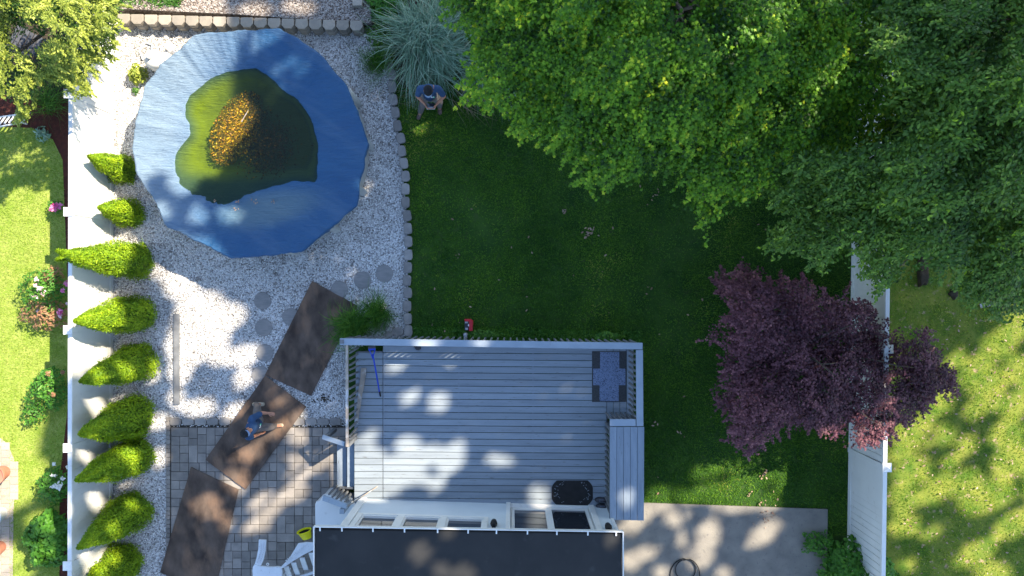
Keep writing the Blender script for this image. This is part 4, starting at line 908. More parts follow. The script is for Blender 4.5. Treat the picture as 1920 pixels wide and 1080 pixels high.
# ------------------------------------------------------------------ leaves: generic crown of sprays
def crown(name, poly, n_spray, per, zf, centre, m, parent, tmpl, size, L=(.5,1.0), wd=.28, droop=.35, th=.15, lift=0.0, mask=None, radial=.8, up=1.2, shade_in=0.0, hue=None, tipb=.25, edge_in=0.0):
    """sprays of leaves: each a tapering drooping fan heading outwards from the crown's centre"""
    pp = sample(poly, n_spray); 
    if mask is not None: pp = pp[mask(pp)]
    n = len(pp); z = zf(pp); kx = (HC-z)/FP
    C = np.column_stack([(pp[:,0]-960)*kx, -(pp[:,1]-540)*kx, z])
    c0 = np.array(centre); out = C[:,:2]-c0[None,:2]; out = unit(out); a = np.arctan2(out[:,1], out[:,0]) + rng.normal(0, (1.001-radial)*3+.25, n)
    d = np.column_stack([np.cos(a), np.sin(a)]); s = np.column_stack([-d[:,1], d[:,0]])
    LL = rng.uniform(*L, n); base = rng.random(n)
    t = rng.random((n, per))**.8; v = rng.normal(0, 1, (n, per)).clip(-1.8,1.8)*wd*(1.05-t)*.6
    P = np.empty((n, per, 3))
    P[...,:2] = C[:,None,:2] + d[:,None,:]*((t-.6)*LL[:,None])[...,None] + s[:,None,:]*v[...,None]
    P[...,2] = C[:,None,2] - droop*LL[:,None]*t**2 - th*np.abs(rng.normal(0,1,(n,per))) - .5*np.abs(v)*droop + lift
    N = np.empty((n, per, 3)); N[...,:2] = d[:,None,:]*(.35+.7*t[...,None]*droop) + s[:,None,:]*(v/wd)[...,None]*.4; N[...,2] = up
    N += rng.normal(0, .38, N.shape)
    D = np.zeros((n, per, 3)); D[...,:2] = d[:,None,:]; D += rng.normal(0,.5,D.shape)
    sz = rng.uniform(size[0], size[1], (n, per))
    V, F, k = scatter(P.reshape(-1,3), N.reshape(-1,3), sz.ravel(), tmpl, D.reshape(-1,3))
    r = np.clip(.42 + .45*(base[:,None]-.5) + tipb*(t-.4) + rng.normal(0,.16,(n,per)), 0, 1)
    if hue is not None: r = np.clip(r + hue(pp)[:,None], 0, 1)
    return np_mesh(name, V, F, m, parent, attrs={'rnd': np.repeat(r.ravel(), k)})

def limbs(name, base, tips, r0, m, parent, seed=1, sag=.15, top=None):
    rd = random.Random(seed); b = MB(); base = Vector(base)
    for tip in tips:
        tip = Vector(tip); pts = []; n = 7; f0 = rd.uniform(.0,.35); st = base.lerp(Vector(top or (base.x,base.y,tip.z*.8)), f0)
        for i in range(n+1):
            t_ = i/n; p = st.lerp(tip, t_); p.z = st.z + (tip.z-st.z)*(t_**.7) 
            p += Vector((rd.uniform(-1,1), rd.uniform(-1,1), rd.uniform(-.5,.5)))*.10*(tip-st).length*.5*math.sin(math.pi*t_)*.6
            pts.append(p)
        b.rnd(); b.tube(pts, [r0*(.62*(1-i/n)**1.1+.045) for i in range(n+1)], n=7)
        for q in range(3):
            i0 = rd.randint(2,5); p = pts[i0]; e_ = p + Vector((rd.uniform(-1,1), rd.uniform(-1,1), rd.uniform(-.3,.1)))*(tip-st).length*.2
            b.tube([p, p.lerp(e_,.5)+Vector((0,0,.1)), e_], [r0*.2, r0*.12, r0*.04], n=5)
    return b.build(name, m, parent)
def trunk(base, top, r0, r1, m, parent):
    b = MB(); n = 8; rd = random.Random(3); pts = [Vector(base).lerp(Vector(top), i/n) + Vector((rd.uniform(-1,1), rd.uniform(-1,1), 0))*r0*.35*(i > 0) for i in range(n+1)]
    b.tube(pts, [r0*1.5]+[r0+(r1-r0)*i/n for i in range(1,n+1)], n=12); return b.build('trunk', m, parent)
def dome(px0, py0, sx, sy, z_edge, z_top):
    def f(p):
        q = np.clip(1-((p[:,0]-px0)/sx)**2-((p[:,1]-py0)/sy)**2, 0, 1)
        nz = np.array([noise.noise(Vector((a/95, b_/95, 1.7))) for a, b_ in p])
        return z_edge + (z_top-z_edge)*np.sqrt(q) + nz*1.1 + rng.uniform(-.25,.25,len(p))
    return f

# green star-leaved maple
mp_px = [(838,-60),(842,20),(862,48),(884,70),(880,110),(872,150),(892,182),(925,192),(948,215),(975,228),(985,262),(1004,240),(1030,252),(1062,268),(1085,292),(1100,330),(1125,345),(1160,338),(1205,328),(1252,300),(1284,310),(1300,350),(1316,395),(1326,432),(1340,405),(1352,362),(1392,372),(1420,350),(1446,330),(1452,285),(1500,272),(1560,280),(1620,282),(1680,262),(1706,232),(1694,190),(1700,150),(1682,105),(1640,66),(1668,40),(1720,20),(1760,-60)]
mc = W3(1290,-60,5)
gaps = [(1275,32,48,36),(1300,-10,40,20),(1085,190,10,8),(1180,262,22,10),(1015,222,16,8),(1345,215,12,7),(1240,120,9,8),(1430,160,10,8),(1560,200,12,9),(935,120,12,7),(1400,262,20,8)]
def gm(g, amt=1.0): return lambda p: ~np.any([((p[:,0]-a)/c)**2+((p[:,1]-b_)/d_)**2 < 1 for a, b_, c, d_ in g], axis=0)
mpl = thing('maple_tree', 'large bright green maple with star shaped leaves and drooping outer sprays', 'tree', (mc.x, mc.y+.6, 0))
trunk((mc.x,mc.y+.6,0), (mc.x,mc.y+.3,4.0), .26, .18, m_bark, mpl)
tips = [W3(*p) for p in ((900,60,3.4),(960,180,3.2),(1060,240,3.2),(1180,300,3.5),(1320,380,3.0),(1420,320,3.4),(1560,250,3.8),(1660,180,4.0),(1620,40,4.5),(1000,20,4.2),(1282,40,5.4),(1270,200,5.0),(1450,100,5.3),(1120,120,5.0),(1180,10,5.2))]
limbs('limbs', (mc.x,mc.y+.5,2.4), tips, .2, m_bark, mpl, 4, top=(mc.x,mc.y+.3,4.0))
zf = dome(1290,-60,560,520,2.4,6.0)
hueM = lambda p: .14*np.clip((1250-p[:,0])/300,-1,1)*0 + .10*np.sin(p[:,0]/60+1)*np.sin(p[:,1]/45) - .12*((p[:,0]-1200)**2/140**2+(p[:,1]-305)**2/45**2 < 1)
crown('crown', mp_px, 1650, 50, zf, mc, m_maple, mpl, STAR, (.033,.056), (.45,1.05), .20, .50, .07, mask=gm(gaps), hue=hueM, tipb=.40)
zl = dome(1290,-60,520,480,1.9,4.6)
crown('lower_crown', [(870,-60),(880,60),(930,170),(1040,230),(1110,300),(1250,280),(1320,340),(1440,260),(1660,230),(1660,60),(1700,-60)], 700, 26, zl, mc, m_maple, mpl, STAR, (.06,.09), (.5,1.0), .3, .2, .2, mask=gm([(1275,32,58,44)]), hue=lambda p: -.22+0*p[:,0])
# overhanging tree with oval leaves
ov_px = [(1700,-80),(1990,-80),(1990,540),(1935,600),(1905,570),(1880,590),(1850,560),(1828,568),(1812,540),(1790,520),(1760,478),(1742,505),(1712,500),(1700,470),(1676,545),(1650,548),(1640,500),(1610,455),(1580,470),(1532,505),(1520,488),(1545,455),(1500,470),(1445,462),(1452,440),(1492,425),(1478,395),(1432,372),(1458,345),(1495,330),(1470,308),(1500,292),(1560,292),(1640,290),(1690,262),(1712,232),(1696,190),(1702,150),(1684,105),(1650,66),(1680,20)]
oc = W3(1985,150,6)
ovt = thing('oval_leaved_tree', 'dusky green tree with oval leaves overhanging the white fence', 'tree', (13.6,5.6,0))
trunk((13.6,5.6,0), (13.2,5.0,5.0), .3, .2, m_bark, ovt)
tips = [W3(*p) for p in ((1470,380,3.4),(1540,470,3.0),(1660,520,3.0),(1770,420,3.6),(1880,560,3.0),(1850,300,5),(1700,330,4.5),(1760,120,5.5),(1860,40,6),(1900,420,4.5))]
limbs('limbs', (13.5,5.5,2.5), tips, .2, m_bark, ovt, 8, top=(13.2,5.0,5.0))
zf2 = dome(1960,120,620,520,2.6,6.2)
gap2 = [(1736,510,34,50),(1790,545,18,14),(1705,245,8,14),(1870,200,14,12),(1840,140,10,14),(1600,395,22,10),(1530,410,16,9),(1790,60,12,8),(1905,60,12,16)]
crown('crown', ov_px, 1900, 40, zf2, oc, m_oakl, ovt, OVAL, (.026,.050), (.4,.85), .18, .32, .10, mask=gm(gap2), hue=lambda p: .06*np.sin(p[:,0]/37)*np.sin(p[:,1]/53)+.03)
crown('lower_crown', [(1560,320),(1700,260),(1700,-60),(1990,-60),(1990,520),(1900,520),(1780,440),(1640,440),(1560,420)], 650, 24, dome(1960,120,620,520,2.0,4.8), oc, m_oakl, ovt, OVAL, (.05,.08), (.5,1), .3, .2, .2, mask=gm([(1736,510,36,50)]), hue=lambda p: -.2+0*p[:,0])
# purple maple
pu_px = [(1342,532),(1352,512),(1400,504),(1420,518),(1444,532),(1468,520),(1502,530),(1538,542),(1560,560),(1584,572),(1590,545),(1602,560),(1622,575),(1650,590),(1668,615),(1695,645),(1722,640),(1738,615),(1752,640),(1757,672),(1778,688),(1806,724),(1792,738),(1766,738),(1744,752),(1732,776),(1716,792),(1692,800),(1666,836),(1636,842),(1618,836),(1612,800),(1590,800),(1562,814),(1524,800),(1502,782),(1484,806),(1462,812),(1430,830),(1404,856),(1392,838),(1366,828),(1380,806),(1376,784),(1344,748),(1362,738),(1378,728),(1364,700),(1368,680),(1360,640),(1330,640),(1340,628),(1366,628),(1362,600),(1378,575),(1358,556)]
gc = W3(1540,665,3)
pur = thing('purple_maple', 'dark purple leaved maple spreading over the lawn and the fence', 'tree', (gc.x, gc.y, 0))
trunk((gc.x,gc.y,0), (gc.x,gc.y,1.5), .11, .08, m_bark, pur)
limbs('limbs', (gc.x,gc.y,.7), [W3(*p) for p in ((1380,540,2.1),(1400,700,2.1),(1400,820,1.9),(1500,560,2.4),(1620,600,2.4),(1720,690,2.2),(1650,800,2.2),(1500,760,2.4),(1560,700,2.7),(1460,640,2.5))], .09, m_bark, pur, 5, top=(gc.x,gc.y,1.5))
pgap = [(1497,660,9,7),(1545,672,12,16),(1580,690,12,12),(1632,712,9,12),(1430,600,8,5),(1372,610,8,5),(1470,700,8,5),(1520,745,12,7)]
zp = dome(1530,670,300,215,1.2,2.35)
crown('crown', pu_px, 1200, 50, zp, gc, m_purp, pur, STAR, (.028,.046), (.36,.72), .15, .26, .05, mask=gm(pgap), hue=lambda p: .12*np.clip((1500-p[:,0])/200,-1,1), up=1.5)

# juniper at the top corner
jp = [(-60,-60),(700,-60)]
jn_px = [(-60,-60),(232,-60),(240,-10),(214,20),(222,60),(208,84),(204,112),(184,118),(168,150),(152,178),(126,168),(112,150),(92,160),(66,172),(52,200),(42,238),(24,228),(30,196),(16,170),(-60,190)]
jc = W3(40,-40,3)
jun = thing('juniper_tree', 'sunlit yellow green juniper leaning over the fence corner', 'tree', (jc.x,jc.y,0))
trunk((jc.x,jc.y,0), (jc.x,jc.y,2.2), .16, .1, m_bark, jun)
limbs('limbs', (jc.x,jc.y,1), [W3(*p) for p in ((190,60,2.6),(160,130,2.3),(100,140,2.3),(40,180,2),(-20,150,2.2),(200,0,2.8),(110,40,3))], .1, m_bark, jun, 9, top=(jc.x,jc.y,2.2))
jg = [(48,78,44,28),(98,68,24,18),(35,55,20,12),(95,12,26,20),(150,92,20,14),(130,40,16,12),(15,20,26,26),(75,118,34,14),(62,40,24,12),(20,130,24,20),(190,70,12,12)]
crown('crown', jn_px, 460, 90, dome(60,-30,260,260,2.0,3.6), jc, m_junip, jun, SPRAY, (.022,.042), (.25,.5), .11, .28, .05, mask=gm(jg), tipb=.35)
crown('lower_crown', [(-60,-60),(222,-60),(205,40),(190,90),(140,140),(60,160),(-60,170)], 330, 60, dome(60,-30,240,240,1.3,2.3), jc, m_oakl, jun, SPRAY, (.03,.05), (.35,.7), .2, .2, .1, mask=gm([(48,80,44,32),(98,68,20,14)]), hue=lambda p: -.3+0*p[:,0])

# arborvitae hedge row
arbs = [ # crown foot centre px (ground), foot radius m, tip px, height
 ('first and half tucked under the pool cover edge', 238, 322, .33, 165, 292, 1.55),
 ('second, the smallest one just below the pool', 247, 402, .33, 184, 389, 1.35),
 ('third and tallest, with a forked tip over the fence', 262, 489, .44, 104, 478, 2.75),
 ('fourth, plump with its tip just reaching the fence top', 264, 588, .44, 138, 602, 2.45),
 ('fifth, between two plump neighbours beside the long plank', 264, 676, .44, 149, 716, 2.35),
 ('sixth, broad and closest to the patio corner', 258, 778, .49, 148, 815, 2.35),
 ('seventh, narrow and slanting just under the broad one', 262, 852, .43, 141, 901, 2.45),
 ('eighth, long and dark, second from the bottom', 254, 952, .46, 145, 1028, 2.35),
 ('ninth, bottom one with two sunlit spots', 236, 1052, .46, 150, 1118, 2.1)]
for i, (lab, fx, fy, r0, tx, ty, h) in enumerate(arbs):
    r0 *= 1.05; F0 = Vector((*W(fx,fy),0)); T0 = Vector((*W(tx,ty,h),h))
    t_ = thing('arborvitae', 'cone shaped yellow green arborvitae, ' + lab, 'arborvitae', F0, 'arborvitae in a row along the fence')
    b = MB(); b.tube([F0, F0.lerp(T0,.3), F0.lerp(T0,.7)], [.05,.04,.02], n=8); b.build('trunk', m_bark, t_)
    n = int(13000*r0/.45*(h/2.4)); u = rng.random(n)**1.15*.97+.02; a = rng.uniform(0,2*np.pi,n)
    prof = lambda u: r0*np.clip((1-u),0,1)**.72*np.minimum(1,(u/.10+.25)**.6)*1.04
    bump_ = 1.3*np.array([noise.noise(Vector((math.cos(q)*1.7+i*7, math.sin(q)*1.7, w_*4))) for q, w_ in zip(a,u)])
    rr = prof(u)*(1+.22*bump_)*np.where(rng.random(n) < .05, rng.uniform(1.05,1.22,n), rng.uniform(.80,1.06,n))
    ax = np.array(F0)[None]*(1-u)[:,None] + np.array(T0)[None]*u[:,None]
    outw = np.column_stack([np.cos(a), np.sin(a), np.zeros(n)])
    P = ax + outw*rr[:,None]
    if i == 2:   # forked tip
        m2 = u > .78; P[m2,1] += np.where(np.cos(a[m2]*1.0+u[m2]) > 0, .10, -.10)*((u[m2]-.78)/.2)
    N = outw + np.array([0,0,.35]) + rng.normal(0,.45,(n,3)); D = outw*.5 + np.array([0,0,1.0]) + rng.normal(0,.4,(n,3))
    V, F, k = scatter(P, N, rng.uniform(.022,.050,n), SPRAY, D, aspect=.7)
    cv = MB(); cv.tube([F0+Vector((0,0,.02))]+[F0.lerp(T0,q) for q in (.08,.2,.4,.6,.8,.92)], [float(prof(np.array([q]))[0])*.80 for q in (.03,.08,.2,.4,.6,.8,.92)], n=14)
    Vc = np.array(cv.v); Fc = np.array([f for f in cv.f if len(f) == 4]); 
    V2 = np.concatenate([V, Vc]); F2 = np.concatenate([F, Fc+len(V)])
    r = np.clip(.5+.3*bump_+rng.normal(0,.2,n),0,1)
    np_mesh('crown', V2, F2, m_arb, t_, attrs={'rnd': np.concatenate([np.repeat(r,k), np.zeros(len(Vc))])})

# ------------------------------------------------------------------ ornamental grasses (arching ribbons)
def tuft(name, c, n, L, h, wd, m, lab, cat='ornamental grass', spread=.12, dirs=None, seg=5, hi=1.0):
    c = Vector(c); a = rng.uniform(0,2*np.pi,n) if dirs is None else rng.uniform(dirs[0],dirs[1],n)
    LL = rng.uniform(L[0],L[1],n); hh = rng.uniform(h[0],h[1],n); d = np.column_stack([np.cos(a),np.sin(a)]); s = np.column_stack([-d[:,1],d[:,0]])
    b0 = rng.normal(0,spread,(n,2)); curl = rng.normal(0,.25,n)
    if n > 300 and dirs is None:
        nb = 34; bi = rng.integers(0,nb,n); ba = rng.uniform(0,2*np.pi,nb); a = ba[bi]+rng.normal(0,.22,n); LL = LL*rng.uniform(.7,1.15,nb)[bi]; b0 = b0 + rng.normal(0,spread*.8,(nb,2))[bi]; curl = curl*.6+rng.normal(0,.3,nb)[bi]; d = np.column_stack([np.cos(a),np.sin(a)]); s = np.column_stack([-d[:,1],d[:,0]])
    V = np.empty((n,seg+1,2,3))
    for i in range(seg+1):
        t = i/seg; q = b0 + d*(LL*t**1.1)[:,None] + s*(curl*LL*t*t)[:,None]; z = hh*np.sin(np.minimum(t*2.3,2.9)) *1.0 + .03
        z = hh*(4*t*(1-t*.82))*.75 + .03
        for e, sg in enumerate((-1,1)):
            V[:,i,e,:2] = np.array([c.x,c.y]) + q + s*(sg*wd*(1-t*.85)*.5); V[:,i,e,2] = c.z + np.maximum(z,.02)+ (.006 if e else 0)
    base = (np.arange(n)*(seg+1)*2)[:,None,None]; i = np.arange(seg)[None,:,None]
    F = base + np.concatenate([2*i, 2*i+1, 2*i+3, 2*i+2], axis=2); 
    o = np_mesh(name, V.reshape(-1,3), F.reshape(-1,4), m, org=(c.x,c.y,c.z), attrs={'rnd': np.repeat(rng.random(n),(seg+1)*2)})
    return tag(o, lab, cat)
tuft('ornamental_grass', W3(808,92), 1700, (.55,1.35), (.45,.95), .022, m_orn, 'huge pale variegated grass clump fountaining behind the standing person', spread=.20)
tuft('ornamental_grass', W3(800,78,.3), 500, (.3,.8), (.5,.8), .02, m_orn, 'inner heart of the huge variegated grass clump, its shorter upright blades', spread=.15)
tuft('ornamental_grass', W3(925,128), 900, (.5,1.15), (.35,.7), .02, m_orn, 'second variegated grass clump tucked under the maple edge', spread=.16)
tuft('ornamental_grass', W3(990,178), 130, (.3,.7), (.2,.4), .016, m_orn, 'small variegated grass tuft peeping from under the maple sprays', spread=.08)
tuft('dead_grass', W3(880,160), 90, (.4,.95), (.08,.2), .012, m_straw, 'dead straw coloured blades trailing over the lawn from the grass clump', 'dead grass', dirs=(-1.7,-.5), spread=.25)
tuft('dead_grass', W3(790,180), 30, (.3,.7), (.05,.12), .012, m_straw, 'few dead stems lying by the edging stones near the grass clump', 'dead grass', dirs=(2.8,3.8), spread=.12)
tuft('grass_tuft', W3(712,122), 420, (.25,.62), (.2,.4), .009, m_gtuft, 'thin dark green grass tuft growing over the edging stones near the pool', 'grass tuft')
tuft('grass_tuft', W3(668,612), 650, (.3,.72), (.35,.6), .014, m_gtuft, 'bright green grass tuft spilling over the plywood at the deck corner', 'grass tuft', spread=.12)
tuft('grass_tuft', W3(712,585), 480, (.22,.5), (.35,.6), .011, m_gtuft, 'upright green grass tuft beside the one spilling over the plywood', 'grass tuft', spread=.10)
tuft('grass_tuft', W3(98,195), 200, (.3,.6), (.2,.35), .012, m_gtuft, 'dark green grass clump in the mulch against the neighbour side of the fence', 'grass tuft')

# shrubs
def shrub(name, c, r, h, n, m, lab, cat='shrub', size=(.03,.055), tmpl=OVAL, sy=1.0, fl=None):
    """c: centre; leaves through a lumpy dome"""
    c = Vector(c); root = thing(name, lab, cat, c)
    b = MB()
    for k in range(6):
        a = k*1.05; b.rnd(); b.tube([c, c+Vector((math.cos(a)*r*.3, math.sin(a)*r*.3*sy, h*.45)), c+Vector((math.cos(a)*r*.65, math.sin(a)*r*.65*sy, h*.8))], [.014,.01,.004], n=5)
    b.build('stems', m_bark, root)
    a = rng.uniform(0,2*np.pi,n); q = rng.random(n)**.5; z = np.sqrt(np.clip(1-q*q*.9,0,1)); ir = rng.uniform(.55,1.05,n)
    lump = np.array([noise.noise(Vector((math.cos(x)*y*2.2+c.x*3, math.sin(x)*y*2.2, 4+c.y))) for x, y in zip(a,q)])
    R_ = r*(1+.45*lump)
    P = np.column_stack([c.x+np.cos(a)*q*R_, c.y+np.sin(a)*q*R_*sy, c.z+.05+h*z*ir*(1+.35*lump)])
    N = np.column_stack([np.cos(a)*q, np.sin(a)*q, .35+z]) + rng.normal(0,.4,(n,3))
    V, F, k = scatter(P, N, rng.uniform(size[0],size[1],n), tmpl, np.column_stack([np.cos(a),np.sin(a),0*a])+rng.normal(0,.5,(n,3)))
    np_mesh('leaves', V, F, m, root, attrs={'rnd': np.repeat(np.clip(rng.random(n)*.7+.3*ir-.1,0,1),k)})
    if fl:
        for (fx,fy,fz,fr,fm) in fl:
            p = W3(fx,fy,fz); nn = 26; Pn = np.array(p)+rng.normal(0,fr*.45,(nn,3))*np.array([1,1,.5]); V,F,k = scatter(Pn, unit(np.array([0,0,1.])+rng.normal(0,.5,(nn,3))), np.full(nn,fr*.6), OVAL)
            np_mesh('blossom', V, F, fm, root, attrs={'rnd': np.repeat(rng.random(nn),k)})
    return root
shrub('shrub', W3(1592,1058), .85, 1.1, 3600, m_shrub, 'leafy green shrub at the corner of the concrete patio by the fence', size=(.04,.075), sy=.8)
shrub('shrub', W3(1530,1015), .42, .4, 500, m_shrub, 'low sprawling shoots reaching over the concrete patio', size=(.03,.05), sy=.7)
shrub('shrub', W3(728,8), .5, .55, 1500, m_shrub, 'bright green shrub in the soil bed above the grass clump', size=(.03,.05))
shrub('ground_cover', W3(716,58), .42, .18, 900, m_gtuft, 'low green ground cover between the block wall and the grass clump', 'ground cover', size=(.02,.035))
shrub('shrub', W3(690,20), .22, .22, 300, m_shrub, 'small green sprig beside the loose grey block', size=(.02,.035))
shrub('shrub', W3(264,143,.0), .22, .30, 500, m_junip, 'little yellow green shrub beside the round filter tank', size=(.025,.05))
shrub('weed', W3(257,172,.0), .09, .08, 60, m_gtuft, 'small weed in the gravel below the little shrub', 'weed', size=(.02,.035))
shrub('rose_bush', W3(98,545), .5, .75, 900, m_shrub, 'rose bush with pale pink blooms and bronze shoots beyond the fence', 'rose bush', size=(.025,.045), sy=1.1,
      fl=[(68,523,.8,.05,m_pinkfl),(74,541,.8,.06,m_pinkfl),(66,535,.8,.04,m_pinkfl),(80,550,.75,.05,m_pinkfl),(59,555,.7,.04,m_pinkfl),(68,557,.7,.04,m_pinkfl),(124,533,.6,.05,m_magfl),(118,545,.6,.05,m_magfl),(113,592,.7,.04,m_pinkfl),(112,585,.7,.07,m_magfl),(125,569,.6,.03,m_pinkfl),(69,583,.6,.03,m_pinkfl)])
shrub('rose_shoots', W3(100,585), .48, .62, 700, m_bronze, 'bronze leaved lower shoots of the rose bed beyond the fence', 'rose bush', size=(.03,.06), tmpl=SPRAY, sy=.8)
shrub('rose_shoots', W3(112,518), .22, .5, 220, m_bronze, 'bronze upper shoots next to the pink blooms beyond the fence', 'rose bush', size=(.03,.055), tmpl=SPRAY)
shrub('shrub', W3(104,728), .42, .6, 900, m_shrub, 'yellow green shrub beyond the fence with reddish shoot tips', size=(.03,.05), sy=1.3, fl=[(90,700,.7,.06,m_bronze),(118,698,.7,.05,m_bronze),(100,740,.6,.06,m_bronze)])
shrub('shrub', W3(70,775), .30, .35, 220, m_shrub, 'thin trailing shoots reaching over the sunny lawn', size=(.03,.045), sy=1.0)
shrub('flower_bush', W3(118,905), .34, .6, 800, m_shrub, 'green bush dotted with white flowers beyond the fence', 'flower bush', size=(.03,.05), sy=1.3,
      fl=[(102,870,.65,.04,m_whitefl),(126,876,.65,.05,m_whitefl),(117,898,.65,.05,m_whitefl),(103,891,.65,.03,m_whitefl),(97,892,.65,.03,m_whitefl),(100,912,.6,.05,m_whitefl),(111,912,.65,.08,m_whitefl)])
shrub('shrub', W3(110,1000), .50, .75, 2000, m_shrub, 'dense leafy green shrub beyond the fence below the white flowers', size=(.045,.075), sy=1.25)
shrub('flower_plant', W3(112,388), .16, .3, 160, m_shrub, 'small plant with a single magenta bloom by the fence post', 'flower', size=(.02,.04), fl=[(105,388,.35,.11,m_magfl)])
shrub('silver_plant', W3(83,252), .16, .12, 60, m_orn, 'silver leaved rosette at the edge of the red mulch', 'plant', size=(.05,.09), tmpl=SPRAY)
shrub('ivy', W3(1140,632), .34, .2, 380, m_gtuft, 'leafy weed patch against the back rail near the deck corner', 'weed', size=(.03,.05), sy=.35)
shrub('weed', W3(905,628), .5, .14, 500, m_gtuft, 'clover patch against the back rail beside the red tool', 'weed', size=(.02,.035), sy=.25)
# fallen leaves
pts = []
for (px,py,r_,n_) in ((1102,437,6,20),(1058,395,3,5),(1430,890,4,12),(1405,925,4,6),(1225,368,9,8),(858,480,3,4),(1275,810,3,4),(1228,792,3,5),(1430,962,14,26)):
    for _ in range(n_): pts.append((*W(px+random.gauss(0,r_), py+random.gauss(0,r_)), .05 + (.02 if py > 950 else 0)))
for _ in range(240): pts.append((*W(random.uniform(1690,1910), random.uniform(600,1075)), .06))
for _ in range(60): pts.append((*W(random.uniform(780,1590), random.uniform(380,930)), .05))
pts = np.array([p for p in pts if not (-3.6 < p[0] < 3.2 and -5.2 < p[1] < -1.1)])
V,F,k = scatter(pts, unit(np.array([0,0,1.])+rng.normal(0,.35,pts.shape)), rng.uniform(.02,.045,len(pts)), OVAL)
tag(np_mesh('fallen_leaves', V, F, m_dry, attrs={'rnd': np.repeat(rng.random(len(pts)),k)}), 'dry tan leaves fallen here and there on the lawns', 'leaves', kind='stuff')
b = MB()
for _ in range(40):
    x, y = W(606+random.gauss(0,7), 748+random.gauss(0,4)); b.rnd(); b.lathe((x,y,.01), [(.012,0),(.02,.012),(.001,.025)], n=5)
tag(b.build('dirt_clumps', m_soil), 'clumps of dark dirt dropped on the white gravel near the deck steps', 'dirt', kind='stuff')

# ------------------------------------------------------------------ unseen tall oaks east and north: crowns shaped to put shade on the yard
SV = np.array(SUN)/SUN.z
LITP = [ # (height of the surface, polygon of full sun there)
 (1.15, [(-900,-900),(470,-900),(462,60),(445,110),(452,160),(492,195),(470,240),(438,270),(425,320),(380,330),(330,325),(300,330),(270,345),(230,400),(200,420),(-900,600)]),
 (0.9, [(-900,300),(262,300),(268,420),(240,520),(220,560),(232,640),(180,690),(120,735),(80,800),(20,830),(-900,830)]),
 (0.0, [(-900,200),(95,200),(95,760),(70,850),(95,860),(80,930),(30,960),(-900,1300)]),
 (0.0, [(1372,920),(1395,872),(1425,848),(1480,842),(1478,905),(1440,915),(1405,940)]), (0.0, [(1285,890),(1335,864),(1390,858),(1355,893),(1300,905)]), (0.0, [(1212,925),(1260,915),(1330,925),(1420,945),(1420,958),(1212,946)]),
 (0.0, [(190,60),(345,62),(300,110),(260,160),(250,300),(190,300)]),
 (0.35, [(-900,-900),(330,-900),(420,20),(380,44),(200,44),(-900,60)])]
